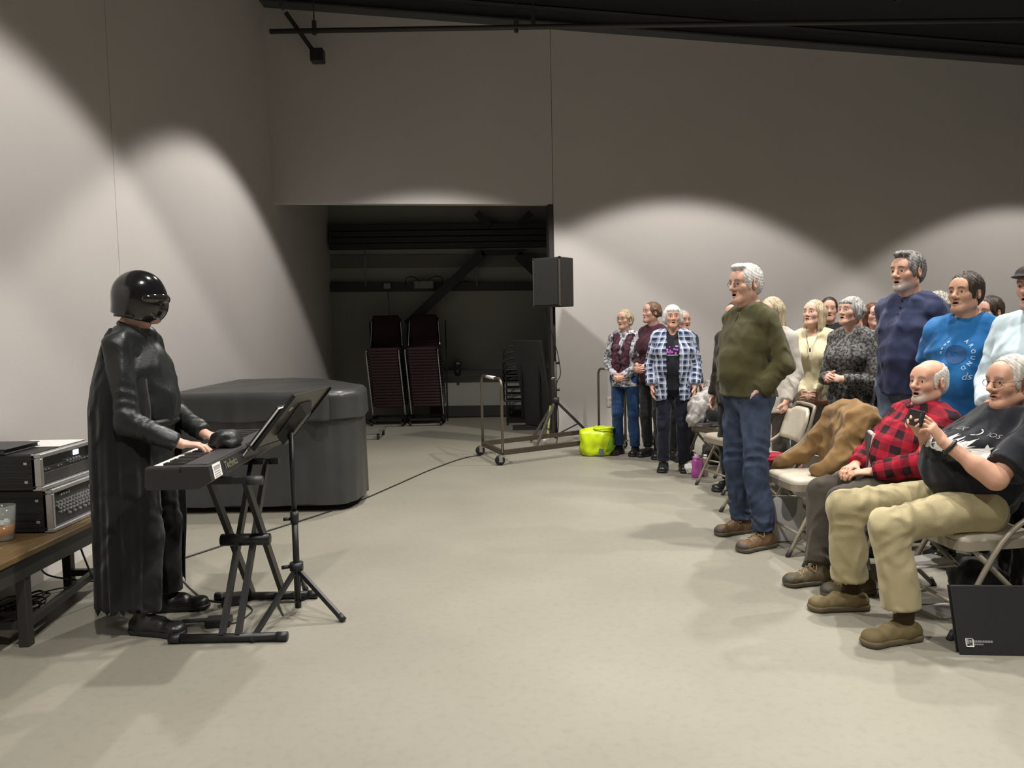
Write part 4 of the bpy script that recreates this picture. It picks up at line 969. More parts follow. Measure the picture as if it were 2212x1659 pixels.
def do_hair(p, st, hres):
    hp, hs, RH = p.hp, p.hs, p.RH; F = Field(); t = st.get('t', .007); style = st['style']; w = p.hd['wide']
    cr = lambda c, r, k=.02, op='u': F.ell(hp(c), (r[0]*hs*w, r[1]*hs, r[2]*hs), RH, k*hs, op)
    cr((0, -.016, .032), (.074+t, .096+t, .086+t*1.15))
    if style in ('short', 'bald'):
        cr((0, -.045, -.015), (.066+t*.6, .062+t*.7, .07))
        for sd in (-1, 1): cr((.066*sd, .022, .0), (.009+t*.3, .014, .035), .012)
        fc = st.get('line', (0, .106, -.012)); fr = st.get('face', (.082, .062, .092)); cr(fc, fr, .008, 's')
        for sd in (-1, 1): cr((.084*sd, -.004, -.012), (.026, .020, .030), .006, 's')
        F.cut(-(RH @ unit((0, -.35, 1))), hp((0, -.06, st.get('nape', -.068))))
        F.cut(-(RH @ unit((0, .0, 1))), hp((0, 0, -.075)))
        if style == 'bald': cr(st.get('crown', (0, .045, .105)), st.get('crownr', (.078, .115, .075)), .012, 's')
        if st.get('tuft'): cr((.0, .055, .105), (.05, .04, .022), .02)
    else:
        v = st.get('vol', .012)
        cr((0, -.03, .02), (.080+v, .088+v, .085+v), .02)
        for sd in (-1, 1):
            ln = st.get('len', -.06); F.cone(hp((.070*sd, .0, .02)), hp(((.066+v)*sd, -.005, ln)), (.022+v*.5)*hs, (.018+v*.5)*hs, k=.025*hs)
            F.cone(hp((.045*sd, -.055, .0)), hp((.045*sd, -.05, ln)), (.045+v)*hs, (.032+v)*hs, k=.03*hs)
        if style == 'bun': cr((0, -.115, -.01), (.035, .032, .035), .01)
        fr = st.get('face', (.064, .075, .085)); cr(st.get('line', (0, .108, -.026)), fr, .010, 's')
        if st.get('fringe'): cr((0, .066, .066), (.06, .032, .026), .015)
        F.cone(hp((0, .01, -.05)), hp((0, .03, -.2)), .052*hs, .06*hs, op='s', k=.01*hs)
        if st.get('ears'):
            for sd in (-1, 1): cr((.09*sd, .0, -.012), (.028, .026, .036), .006, 's')
    F.fold(st.get('rough', .0016)*hs, 6, .016, st.get('seed', 1), .3)
    V, Fc = F.build(hres); p.hair = npmesh('hair', V, Fc, st['m'], p.root)
def garment_uv(p, V):
    """weave coordinates: around and along the torso, or around and along the sleeve"""
    q = p.J; X, up, fwd = p.X, p.up, p.fwd; T = V-q['chest']
    u = np.arctan2(T @ X, T @ fwd)*.15*p.s; v = T @ up; best = np.full(len(V), .075*p.s)
    for a in 'LR':
        acc = 0.
        for A, E in ((q['sh'+a], q['el'+a]), (q['el'+a], q['wr'+a])):
            d = E-A; L = np.linalg.norm(d); d = d/L; t = np.clip((V-A) @ d, 0, L); r = V-A-t[:, None]*d; rr = np.linalg.norm(r, axis=1)
            e1, e2 = [np.array(k) for k in frame_of(Vector(d))]; m = (rr < best) & ((t > .03*p.s) | (acc > 0)); best = np.where(m, rr, best)
            u = np.where(m, np.arctan2(r @ e1, r @ e2)*.055*p.s, u); v = np.where(m, -(acc+t), v); acc += L
    return dict(wu=u, wv=v)
def do_top(p, T, res):
    """upper garment: torso and sleeves; hem height in body metres, cuffs as a fraction of the forearm"""
    q, s, up, X, fwd = p.J, p.s, p.up, p.X, p.fwd; e = T.get('e', .008); F = Field(); p.torso(F, e)
    if 'hem' in T and T.get('skirt', True):
        hz = T['hem']; b = q['pel']*1.; b = b+(p.local((0, 0, hz))-p.local((0, 0, .95)))
        F.cone(q['pel'], b, (.118+e)*s*T.get('hipk', 1), (.122+e+T.get('flare', 0))*s*T.get('hipk', 1), X, 1.40, .05*s); F.ell((q['hipL']+q['hipR'])/2-fwd*.045*s, ((.14+e)*s, (.108+e)*s, .11*s), np.stack([X, fwd, up], 1), .05*s)
    sl = T.get('sleeve', 1.); lo = T.get('loose', 1.)
    for a, sd in (('L', 3), ('R', 8)):
        S, E, Wp = q['sh'+a], q['el'+a], q['wr'+a]; u = .0035*T.get('wr', 1.)
        if sl >= .5:
            F.cone(S, E, (.050*lo+e)*s, (.046*lo+e)*s, k=.018*s, wr=(u, .05*s, .75, .4, sd))
            ce = E+(Wp-E)*(T.get('cuff', .96) if sl >= 1 else (sl-.5)*2)
            F.cone(E, ce, (.046*lo+e)*s, (T.get('cuffr', .032)*lo+e)*s, k=.015*s, flat=True, wr=(u*1.3, .045*s, .35, .6, sd+2))
        else: F.cone(S, S+(E-S)*sl*2, (.054*lo+e)*s, (.062*lo+e)*s, k=.02*s, flat=True)
    if T.get('neck', True):
        nr = T.get('neckr', .066); F.ell(q['nb']+up*.035*s+fwd*.02*s, (nr*s, nr*1.05*s, .055*s), np.stack([X, fwd, up], 1), .01, 's')
        if T.get('vneck'): F.ell(q['nb']+up*.0*s+fwd*.10*s, (.05*s, .055*s, T['vneck']*s), np.stack([X, fwd, up], 1), .02, 's')
    if 'hem' in T: F.cut(-up if T.get('tilt') else NV(0, 0, -1), (q['pel']+(p.local((0, 0, T['hem']))-p.local((0, 0, .95)))))
    if T.get('open'):      # open shirt front
        wv = T['open']; F.box(q['waist']+fwd*.20*s+up*.05*s, (wv*s, .245*s, .5*s), np.stack([X, fwd, up], 1), .01, .015, 's')
    F.fold(T.get('fold', .003), 6, T.get('wl', .11), T.get('seed', 2), T.get('fz', .35))
    V, Fc = F.build(res); p.top = npmesh(T.get('name', 'shirt'), V, Fc, T['m'], p.root, garment_uv(p, V))
    if T.get('collar'):
        cr, cm, kind = T['collar']; bm = B(); pts = []; c0 = q['nb']+up*.012*s+fwd*.016*s
        for k in range(25):
            a = 2*PI*k/24; pts.append(Vector(c0+X*math.cos(a)*.064*s+fwd*math.sin(a)*.066*s-up*(.028*math.sin(a)*s)))
        tube(bm, pts, cr, 8, False); obj('collar', bm, cm, p.root, True)
    return p.top
def do_legs(p, T, res, Xp):
    q, s = p.J, p.s; e = T.get('e', .012); F = Field(); lo = T.get('loose', 1.); hk = T.get('hipk', 1.)
    F.cone(q['pel'], q['pel']*.6+q['waist']*.4, (.104*hk+e)*s, (.098*hk+e)*s, Xp, 1.42, .05*s)
    F.cone(q['hipL'], q['hipR'], (.088+e)*s, (.088+e)*s, k=.05*s)
    if not T.get('seated'): F.ell((q['hipL']+q['hipR'])/2-p.fwd*.045*s, ((.135*hk+e)*s, .10*s, .10*s), np.stack([Xp, p.fwd, NV(0, 0, 1)], 1), .05*s)
    for a, sd in (('L', 1), ('R', 5)):
        H, K, A = q['hip'+a], q['kn'+a], q['an'+a]; u = .004*T.get('wr', 1.)
        F.cone(H, K, (.082*hk+e)*s, (.056*lo+e)*s, k=.03*s, wr=(u, .06*s, .92, .3, sd))
        end = A+(K-A)*T.get('cuff', .06)
        F.cone(K, end, (.056*lo+e)*s, (T.get('ankle', .046)*lo+e)*s, k=.03*s, flat=True, wr=(u*1.2, .06*s, T.get('wc', .95), T.get('ww', .4), sd+2))
    F.fold(T.get('fold', .0025), 6, .1, T.get('seed', 4), .35)
    V, Fc = F.build(res); p.pants = npmesh(T.get('name', 'trousers'), V, Fc, T['m'], p.root)
def do_shoes(p, T):
    s = p.s; kind = T.get('kind', 'sneaker')
    for a in 'LR':
        A = p.J['an'+a]; d = T.get('dir'+a); d = p.dirv(d) if d is not None else p.dirv((.12 if a == 'R' else -.12, 1, 0)); d[2] = 0; d = unit(d)
        L = T.get('len', .28)*s; x = np.cross(d, NV(0, 0, 1)); g = NV(A[0], A[1], 0)+NV(0, 0, T.get('z', 0)); R3 = np.stack([x, d, NV(0, 0, 1)], 1)
        heel = g-d*.055*s; toe = heel+d*(L-.085*s)
        F = Field(); r = T.get('res', .007); th = T.get('sole', .028)*s
        F.cone(heel+NV(0, 0, .045*s), toe+NV(0, 0, .030*s), .036*s, .033*s, x, 1.28, .02*s); F.cone(g+d*.01*s+NV(0, 0, .05*s), g+d*.075*s+NV(0, 0, .058*s), .044*s, .034*s, x, 1.05, .02*s)
        F.ell(toe+d*.0*s+NV(0, 0, .035*s), (.049*s, .045*s, .033*s), R3, .02*s)
        if kind in ('boot', 'sneaker'): F.cone(g-d*.02*s+NV(0, 0, .05*s), g-d*.012*s+NV(0, 0, (.145 if kind == 'boot' else .105)*s), .042*s, .044*s, flat=True)
        else: F.cone(g-d*.01*s+NV(0, 0, .05*s), g-d*.005*s+NV(0, 0, .082*s), .042*s, .042*s, x, 1.05, flat=True); 
        F.cut((0, 0, -1), g+NV(0, 0, th*.6)); F.fold(.0012, 5, .05, 3)
        sh = npmesh('shoe', *F.build(r), T['m'], p.root)
        F = Field(); mid = (heel+toe)/2
        F.cone(heel+NV(0, 0, .02*s), toe+d*.004*s+NV(0, 0, .02*s), .040*s, .040*s, x, 1.24, .02*s); F.ell(toe+NV(0, 0, .02*s), (.053*s, .050*s, .03*s), R3, .02*s)
        F.cut((0, 0, 1), g+NV(0, 0, th)); F.cut((0, 0, -1), g+NV(0, 0, .001)); so = npmesh('sole', *F.build(r), T.get('ms', m_blk), sh)
        if T.get('toe'):
            F = Field(); F.ell(toe+d*.004*s+NV(0, 0, .032*s), (.051*s, .049*s, .034*s), R3, .02*s); F.cut(-d, toe+d*.012*s); F.cut((0, 0, -1), g+NV(0, 0, th*.6)); npmesh('toe_cap', *F.build(r), T['toe'], sh)
        if T.get('lace'):
            bm = B()
            for k in range(5):
                c = g+d*(.035+.020*k)*s+NV(0, 0, (.098-.0085*k)*s)
                for sg in (-1, 1): tube(bm, spline([c-x*.026*s*sg-d*.008*s, c+NV(0, 0, .009*s), c+x*.026*s*sg+d*.010*s], 3), .0026*s, 5)
            for sg in (-1, 1): c = g+d*.03*s+NV(0, 0, .105*s); tube(bm, spline([c, c+x*.03*s*sg+NV(0, 0, .012*s), c+x*.05*s*sg+d*.02*s-NV(0, 0, .02*s), c+x*.025*s*sg+d*.03*s-NV(0, 0, .01*s)], 4), .002*s, 5)
            obj('laces', bm, T['lace'], sh, True)
def glasses(p, m, r=.020, th=.0012, lens=True):
    hp, RH, hs = p.hp, p.RH, p.hs; bm = B()
    for sd in (-1, 1):
        c = hp((.032*sd, .098, .0)); pts = []
        for k in range(21):
            a = 2*PI*k/20; pts.append(Vector(hp((.032*sd+r*1.12*math.cos(a), .0985-.35*abs(.032*sd+r*math.cos(a))**1.0*.12, -.001+r*.82*math.sin(a)))))
        tube(bm, pts, th*hs, 6, False)
        tube(bm, [Vector(hp((.053*sd, .095, .004))), Vector(hp((.073*sd*p.hd['wide']**0, .07, .006))), Vector(hp((.080*sd, -.01, .010)))], th*.9*hs, 6)
    tube(bm, spline([hp((-.011, .1, .003)), hp((0, .103, .006)), hp((.011, .1, .003))], 4), th*hs, 6)
    return obj('glasses', bm, m, p.root, True)
def decal_uv(p, target, origin, xa, ya, pts2d, faces, m, name, off=.003, parent=None):
    """flat print wrapped on a garment: points (u, v) in metres are pushed along the view of the print onto the mesh"""
    me = target.data; bv = BVHTree.FromPolygons([v.co for v in me.vertices], [list(f.vertices) for f in me.polygons])
    xa, ya = Vector(unit(xa)), Vector(unit(ya)); n = xa.cross(ya).normalized(); o = Vector(origin); bm = B(); vs = []
    for u, v in pts2d:
        q = o+xa*u+ya*v+n*.3; hit = bv.ray_cast(q, -n, .6)
        vs.append(bm.verts.new((hit[0]+n*off) if hit[0] else (o+xa*u+ya*v)))
    for f in faces:
        try: bm.faces.new([vs[i] for i in f])
        except ValueError: pass
    return obj(name, bm, m, parent or target)
def text_decal(p, target, origin, xa, ya, s, size, m, rot=0., shift=(0, 0), bold=0, shear=0):
    me = text_mesh(s, size, ext=0, bold=bold, shear=shear); c, sn = math.cos(rot), math.sin(rot)
    pts = [(v.co.x*c-v.co.y*sn+shift[0], v.co.x*sn+v.co.y*c+shift[1]) for v in me.vertices]; fs = [list(f.vertices) for f in me.polygons]
    bpy.data.meshes.remove(me); return decal_uv(p, target, origin, xa, ya, pts, fs, m, 'printed_lettering')
# ================================================================== the people
ASHEN = 'c79a83'
grey_hair = hair_mat('grey_hair', (.20, .19, .18), (.42, .41, .39)); white_hair = hair_mat('white_hair', (.50, .49, .46), (.74, .73, .70))
blonde = hair_mat('blonde_hair', (.30, .23, .14), (.55, .47, .33)); brown = hair_mat('dark_brown_hair', (.018, .012, .009), (.06, .042, .03))
auburn = hair_mat('auburn_hair', (.07, .022, .014), (.17, .06, .035)); saltp = hair_mat('salt_pepper_hair', (.05, .048, .046), (.26, .25, .24))
m_jean = mottled('blue_denim', (.022, .032, .062), (.055, .075, .125), 9, .3, .7); m_jean2 = mottled('light_denim', (.09, .12, .18), (.16, .20, .28), 9, .3, .7)
m_blktr = cloth('black_trousers', (.012, .012, .014)); m_navytr = cloth('navy_trousers', (.012, .014, .028))
m_shoe = M('black_shoe', (.015, .014, .014), rough=.35); m_brn = M('brown_shoe_leather', (.13, .075, .035), rough=.6, var=.35, vs=25, bump=.15, bs=120)
m_lace = M('tan_lace', (.30, .2, .09), rough=.8); m_sole = M('dark_sole', (.05, .045, .035), rough=.7); m_metalfr = M('thin_metal_frame', (.12, .11, .1), rough=.3, metal=.7)
clasp = dict(L=dict(dir=(.85, .35, -.45), n=(.1, -.9, .2), curl=.55), R=dict(dir=(-.85, .35, -.45), n=(-.1, -.9, .2), curl=.6))
# ---- performer in the black cape (plain helmet)
m_suit = M('black_suit_leather', (.015, .018, .018), rough=.42, var=.3, vs=10, bump=.12, bs=90); m_cape = cloth('black_cape_cloth', (.012, .012, .013), var=.15)
VB = (-1.845, 3.95)
pv = person('performer in a black cape and plain glossy black helmet playing the digital piano', VB, -90, 1.73, skin='d8a78c', res=.011, hres=.0045, belly=.03, chest=1.06,
    J=dict(elR=Vector((-1.80, 3.70, 1.03)), wrR=Vector((-1.575, 3.76, .915)), elL=Vector((-1.79, 4.20, 1.03)), wrL=Vector((-1.57, 4.05, .92)),
           anR=Vector((*G(318, 1368).xy, .085)), anL=Vector((*G(365, 1318).xy, .085)), head=(0, .03, 1.635)),
    hands=dict(R=dict(dir=Vector((.95, .22, -.12)), n=(0, .1, -1), curl=.34, thumb=(.7, .6, .25), spread=.1), L=dict(dir=Vector((.96, -.10, -.12)), n=(0, .1, -1), curl=.34, thumb=(.7, .6, .25), spread=.1)),
    top=dict(m=m_suit, hem=.80, e=.012, name='jacket', fold=.004, cuff=.93, cuffr=.036, collar=(.016, m_suit, 0)), legs=dict(m=m_blktr, ankle=.055, loose=1.05), shoe=dict(m=m_shoe, kind='boot', len=.30, dirR=(.25, 1, 0), dirL=(-.1, 1, 0)), head=dict(open=0, pitch=-4))
F = Field(); hp = pv.hp
F.ell(hp((0, -.010, .028)), (.098, .122, .108), pv.RH); F.cone(hp((0, -.035, -.01)), hp((0, -.045, -.085)), .092, .096, pv.RH[:, 0], 1.05, .05); F.ell(hp((0, .055, -.035)), (.078, .075, .085), pv.RH, .04)
F.cut(-(pv.RH @ unit((0, .25, 1))), hp((0, 0, -.108)))
hl = npmesh('helmet', *F.build(.006), M('glossy_black_shell', (.012, .012, .013), rough=.16, var=0, coat=.6), pv.root)
F = Field(); F.ell(hp((0, .03, -.002)), (.096, .108, .05), pv.RH); F.cut(-(pv.RH @ unit((0, 1, 0))), hp((0, .045, 0))); npmesh('visor', *F.build(.006), M('dark_visor', (.02, .018, .018), rough=.08, var=0, coat=1.), hl)
bm = B(); tube(bm, [Vector(hp((.1*math.sin(a), -.02+.1*math.cos(a)*-1, -.092))) for a in np.linspace(-1.9, 1.9, 20)], .006, 6); obj('rim', bm, m_blk, hl, True)
# cape
bm = B(); NU, NVv = 90, 50; vs = []
for j in range(NVv+1):
    t = j/NVv; z = 1.47*(1-t)+.13*t
    for i in range(NU+1):
        a = (i/NU-.5)*2*math.radians(150-25*t)
        wx = .12+.135*min(1, t*5)**.6+.035*t; wy = .085+.095*min(1, t*3.5)**.7+.02*t
        f = 1+.045*t*math.sin(a*13+1)+.03*t*math.sin(a*23+2+3*t)
        x = wx*math.sin(a)*f; y = -wy*math.cos(a)*f - .03
        zz = z-.05*(1-t)*abs(math.sin(a))**2*min(1, t*8+.2) + (.012*math.sin(a*29)+.01*math.sin(a*47+1) if j == NVv else 0)
        vs.append(bm.verts.new(pv.R @ NV(x, y, zz)))
for j in range(NVv):
    for i in range(NU): bm.faces.new([vs[k] for k in (j*(NU+1)+i, j*(NU+1)+i+1, (j+1)*(NU+1)+i+1, (j+1)*(NU+1)+i)])
cp = obj('cape', bm, m_cape, pv.root, True); so = cp.modifiers.new('t', 'SOLIDIFY'); so.thickness = .004
bm = B(); c0 = pv.J['waist']-pv.up*.08; tube(bm, [Vector(c0+pv.X*math.sin(a)*.172+pv.fwd*math.cos(a)*.148) for a in np.linspace(0, 2*PI, 25)], .02, 8, False); obj('belt', bm, m_blk, pv.root, True)
# ---- woman in glasses, far left of the choir
p = person('woman in glasses with maroon scarf over a pale check shirt and blue jeans', G(1353, 982).xy, 150, 1.585, sw=.150, bust=.012, chest=.92, waist=.92, hipk=.95, skin='dba88d', res=.012, hres=.006,
    head=dict(yaw=-12, open=.25, fem=True), hair=dict(style='bob', len=-.05, vol=.006, m=blonde, face=(.066, .08, .09), ears=True), group='choir singers standing at the right',
    J=dict(elL=(-.215, .02, 1.13), wrL=(-.045, .20, .965), elR=(.215, .02, 1.13), wrR=(.045, .20, .965)), hands=clasp,
    top=dict(m=mottled('pale_floral', (.10, .11, .17), (.55, .54, .56), 38, .42, .52), hem=.83, e=.012, sleeve=1, neckr=.06), legs=dict(m=cloth('bright_blue_jeans', (.018, .05, .14)), ankle=.05), shoe=dict(m=m_shoe, kind='sneaker', len=.26, res=.009))
glasses(p, m_blk, .021)
for sd in (-1, 1):
    F = Field(); s_ = p.s
    pts = [p.local((.055*sd, -.05, 1.48)), p.local((.080*sd, .05, 1.44)), p.local((.065*sd, .150, 1.28)), p.local((.058*sd, .165, 1.12)), p.local((.05*sd, .150, .98))]
    for a, b in zip(pts, pts[1:]): F.cone(a, b, .017, .019, p.X, 2.5, .02)
    F.cone(pts[0], p.local((0, -.075, 1.49)), .026, .026, k=.02)
    F.fold(.002, 5, .05, 3); npmesh('scarf', *F.build(.009), mottled('maroon_scarf', (.025, .008, .014), (.10, .04, .06), 30), p.root)
# ---- maroon sweater woman
p = person('woman with tied back hair in a dark maroon sweater behind the plaid shirt', G(1412, 988).xy, 125, 1.655, sw=.152, bust=.02, skin='d59c86', res=.013, hres=.006, group='choir singers standing at the right',
    head=dict(yaw=-15, open=.2, fem=True, pitch=4), hair=dict(style='bun', len=-.02, vol=.0, m=hair_mat('light_brown_hair', (.10, .055, .035), (.2, .12, .08)), face=(.07, .08, .094), ears=True),
    J=dict(elL=(-.215, .0, 1.13), wrL=(-.045, .21, 1.03), elR=(.215, .0, 1.13), wrR=(.045, .21, 1.03)), hands=clasp,
    top=dict(m=cloth('maroon_knit', (.055, .014, .028)), hem=.86, e=.01, cuff=.8), legs=dict(m=m_blktr), shoe=dict(m=m_shoe, kind='flat', len=.25, res=.009))
# ---- woman behind in teal jacket
person('woman mostly hidden behind the white haired woman, in a dark teal jacket', at(1474, 800, 8.25).xy, 200, 1.56, sw=.155, skin='d59c86', res=.015, hres=.008, group='choir singers standing at the right', head=dict(fem=True),
    hair=dict(style='bob', m=grey_hair, len=-.05), top=dict(m=cloth('teal_jacket', (.02, .045, .06)), hem=.85, e=.014, collar=(.02, cloth('pink_collar', (.5, .05, .12)), 0)), legs=dict(m=m_blktr), shoe=dict(m=m_shoe, kind='flat', res=.01))
# ---- white haired woman in plaid overshirt
pw = person('white haired woman in an open pale plaid shirt over a black tee', G(1455, 1018).xy, 168, 1.60, sw=.158, bust=.018, waist=1.08, hipk=1.05, belly=.02, skin='d8a184', res=.0105, hres=.005, group='choir singers standing at the right',
    head=dict(yaw=6, open=.45, fem=True), hair=dict(style='bob', len=-.045, vol=.017, fringe=True, m=white_hair, face=(.058, .07, .08)),
    J=dict(elL=(-.225, -.03, 1.13), wrL=(-.215, .07, .90), elR=(.225, -.03, 1.13), wrR=(.215, .07, .90)),
    top=dict(m=cloth('black_tee', (.012, .013, .02)), hem=.87, e=.006, sleeve=.3, name='tee', neckr=.07, vneck=.05), legs=dict(m=m_navytr, ankle=.055), shoe=dict(m=m_shoe, kind='flat', len=.25))
tee = pw.top
do_top(pw, dict(m=plaid('blue_grey_plaid', '9aa6c0', '2c3450', 'd8deea', .055, wob=.006), hem=.76, e=.022, name='overshirt', open=.062, cuff=.9, cuffr=.04, neckr=.085, fold=.004), .0105)
rs_ = np.random.RandomState(5); pts = []; fs = []
for k in range(16):
    c = rs_.uniform(-1, 1, 2)*NV(.05, .035); r = rs_.uniform(.006, .014); n0 = len(pts)
    for j in range(6): pts.append((c[0]+r*math.cos(j*1.047), c[1]+r*math.sin(j*1.047)))
    fs.append(list(range(n0, n0+6)))
org = pw.J['chest']+pw.fwd*.14+pw.up*.0
decal_uv(pw, tee, org, -pw.X, pw.up, pts[:54], fs[:9], M('violet_print', (.32, .05, .45), rough=.7), 'printed_motif'); decal_uv(pw, tee, org, -pw.X, pw.up, pts, fs[9:13], M('pink_print', (.6, .12, .35), rough=.7), 'printed_motif'); decal_uv(pw, tee, org-pw.X*.035, -pw.X, pw.up, pts, fs[13:], M('sky_print', (.15, .4, .65), rough=.7), 'printed_motif')
q4 = [(-.05+.1*i/10, -.055+.008*j) for i in range(11) for j in range(2)]; decal_uv(pw, tee, org, -pw.X, pw.up, q4, [(2*i, 2*i+2, 2*i+3, 2*i+1) for i in range(0, 10)], M('pale_print', (.5, .55, .65), rough=.7), 'printed_line')
# ---- man in the green sweater
m_green = cloth('olive_knit', (.064, .059, .022), bump=.35)
GB = G(1614, 1166)
pg = person('grey haired man in an olive green sweater and jeans standing with hand in pocket', GB.xy, 112, 1.80, sw=.162, belly=.035, chest=1.0, waist=1.0, skin='d9a488', res=.0095, hres=.0042, group='choir singers standing at the right',
    head=dict(yaw=2, open=.55, nose=1.12, pitch=-2), hair=dict(style='short', m=white_hair, t=.009, tuft=True, face=(.084, .062, .088)), browc=(.2, .17, .15),
    J=dict(elL=(-.232, -.095, 1.13), wrL=(-.16, .055, .965), elR=(.225, -.06, 1.13), wrR=(.16, .055, .965), anL=Vector((*G(1650, 1183).xy, .085)), anR=Vector((*G(1603, 1150).xy, .085))),
    hands=dict(L=dict(dir=(.42, -.12, -1), n=(1, 0, .2), curl=.1, thumb=(.9, .2, .2)), R=dict(dir=(-.42, -.12, -1), n=(-1, 0, 0), curl=.1, thumb=(.9, .2, .2))),
    top=dict(m=m_green, hem=.93, e=.017, name='sweater', fold=.0045, cuff=.90, cuffr=.04, loose=1.0, wl=.14, wr=1.3, collar=(.013, m_green, 0)),
    legs=dict(m=m_jean, e=.016, wr=2.2, fold=.005, ankle=.052, ww=.45), shoe=dict(m=m_brn, ms=M('tan_sole', (.10, .085, .06), rough=.7), toe=M('grey_toe', (.05, .043, .035), rough=.6), lace=m_lace, len=.30, res=.006, dirL=(-.1, 1, 0), dirR=(-.0, 1, 0)))
glasses(pg, m_metalfr, .0195)
bm = B(); c0 = pg.J['nb']+pg.fwd*.085; tube(bm, [Vector(c0+pg.fwd*.0-pg.up*.01), Vector(c0+pg.fwd*.045-pg.up*.13)], .006, 6); obj('placket', bm, m_green, pg.root, True)
# ---- behind the green man
person('singer in a dark brown jacket half hidden behind the olive sweater', at(1590, 800, 6.65).xy, 128, 1.60, sw=.16, skin='d59c86', res=.014, hres=.007, group='choir singers standing at the right', head=dict(fem=True, open=.3), hair=dict(style='bob', m=brown, len=-.05),
    top=dict(m=cloth('dark_brown_jacket', (.022, .017, .013)), hem=.82, e=.02), legs=dict(m=m_blktr), shoe=dict(m=m_shoe, kind='flat', res=.01))
person('woman with long blonde hair in a white knit sweater behind the olive sweater', at(1668, 800, 6.15).xy, 128, 1.615, sw=.155, bust=.01, skin='d8a58b', res=.013, hres=.006, group='choir singers standing at the right', head=dict(fem=True, open=.3, pitch=-10, yaw=0), hair=dict(style='long', m=blonde, len=-.2, vol=.006),
    J=dict(wrL=(-.2, .10, .90)), hands=dict(L=dict(curl=.9)), top=dict(m=cloth('white_knit', (.50, .47, .42), bump=.4), hem=.80, e=.014), legs=dict(m=cloth('brown_grey_trousers', (.07, .06, .05)), ankle=.06), shoe=dict(m=m_shoe, kind='flat', res=.01))
# ---- cream sweater woman
p = person('blonde woman in a cream sweater with pendant and light grey trousers', at(1757, 800, 6.4).xy, 150, 1.595, sw=.152, bust=.022, skin='dcab90', res=.0115, hres=.005, group='choir singers standing at the right', head=dict(fem=True, open=.3, yaw=-22, pitch=8), hair=dict(style='long', m=blonde, len=-.14, vol=.008, face=(.060, .075, .078)),
    J=dict(elL=(-.215, .0, 1.13), wrL=(-.045, .19, .93), elR=(.215, .0, 1.13), wrR=(.045, .19, .93)), hands=clasp,
    top=dict(m=cloth('cream_knit', (.74, .68, .46), bump=.35), hem=.86, e=.014, vneck=.06, neckr=.07, cuff=.92), legs=dict(m=cloth('light_grey_trousers', (.23, .21, .185)), ankle=.07, loose=1.15), shoe=dict(m=m_shoe, kind='flat', res=.01))
F = Field(); F.torso = None; c0 = p.J['pel']
F.cone(p.J['pel']+NV(0, 0, -.065), p.J['pel']+NV(0, 0, -.09), .126, .126, p.X, 1.4); F.cut((0, 0, 1), p.J['pel']+NV(0, 0, -.06)); F.cut((0, 0, -1), p.J['pel']+NV(0, 0, -.10)); npmesh('hem_band', *F.build(.012), cloth('coral_band', (.50, .16, .10)), p.root)
bm = B(); tube(bm, spline([Vector(p.J['nb']-p.X*.055+p.fwd*.05), Vector(p.J['chest']+p.fwd*.16+p.up*.03), Vector(p.J['nb']+p.X*.055+p.fwd*.05)], 8), .002, 5); box(bm, Vector(p.J['chest']+p.fwd*.165+p.up*.02), (.014, .006, .03)); obj('pendant', bm, m_chrome, p.root)
# ---- grey patterned top woman
p = person('grey haired woman in a grey patterned top holding her hands at her chest', at(1838, 800, 6.0).xy, 122, 1.605, sw=.155, bust=.02, skin='dba68c', res=.0115, hres=.005, group='choir singers standing at the right', head=dict(fem=True, open=.45, yaw=-6, pitch=6), hair=dict(style='bob', m=hair_mat('silver_hair', (.16, .16, .155), (.52, .51, .50)), len=-.03, vol=.010, fringe=True, face=(.064, .075, .085)),
    J=dict(elL=(-.235, .0, 1.06), wrL=(-.06, .235, 1.09), elR=(.22, .02, 1.07), wrR=(.04, .24, 1.10)), hands=dict(L=dict(dir=(.5, .8, .1), n=(.6, -.3, -.4), curl=.8), R=dict(dir=(-.5, .8, .1), n=(-.6, -.3, -.4), curl=.7)),
    top=dict(m=mottled('grey_pattern', (.035, .035, .037), (.18, .175, .17), 55, .42, .58), hem=.76, e=.012, cuff=.88, flare=.012, vneck=.03), legs=dict(m=cloth('black_green_trousers', (.014, .017, .017)), ankle=.06), shoe=dict(m=m_shoe, kind='flat', res=.01))
# ---- far row
person('dark haired singer almost hidden behind the cream sweater and grey top', at(1790, 800, 7.6).xy, 160, 1.64, skin='d09a80', res=.016, hres=.008, group='choir singers standing at the right', head=dict(open=.3), hair=dict(style='short', m=brown), top=dict(m=cloth('charcoal_shirt', (.03, .03, .033)), hem=.9, e=.01), legs=dict(m=m_blktr), shoe=dict(m=m_shoe, kind='flat', res=.011))
p = person('red haired woman in glasses with a maroon vest over a white collar', at(1884, 800, 7.3).xy, 172, 1.575, sw=.152, bust=.012, skin='dda88f', res=.013, hres=.006, group='choir singers standing at the right', head=dict(fem=True, open=.1, yaw=6), hair=dict(style='long', m=auburn, len=-.12, vol=.006), top=dict(m=cloth('maroon_vest', (.07, .012, .028)), hem=.82, e=.016, vneck=.10, neckr=.075, collar=(.012, m_wht, 0)), legs=dict(m=m_blktr), shoe=dict(m=m_shoe, kind='flat', res=.011))
glasses(p, m_metalfr, .021)
person('woman with curly auburn hair just left of the red haired woman in glasses', at(1858, 800, 8.0).xy, 150, 1.555, sw=.152, skin='cf9a80', res=.015, hres=.007, group='choir singers standing at the right', head=dict(fem=True, open=.3, yaw=-8), hair=dict(style='long', m=auburn, len=-.13, vol=.014, rough=.004), top=dict(m=cloth('plum_top', (.045, .016, .03)), hem=.85, e=.012), legs=dict(m=m_blktr), shoe=dict(m=m_shoe, kind='flat', res=.011))
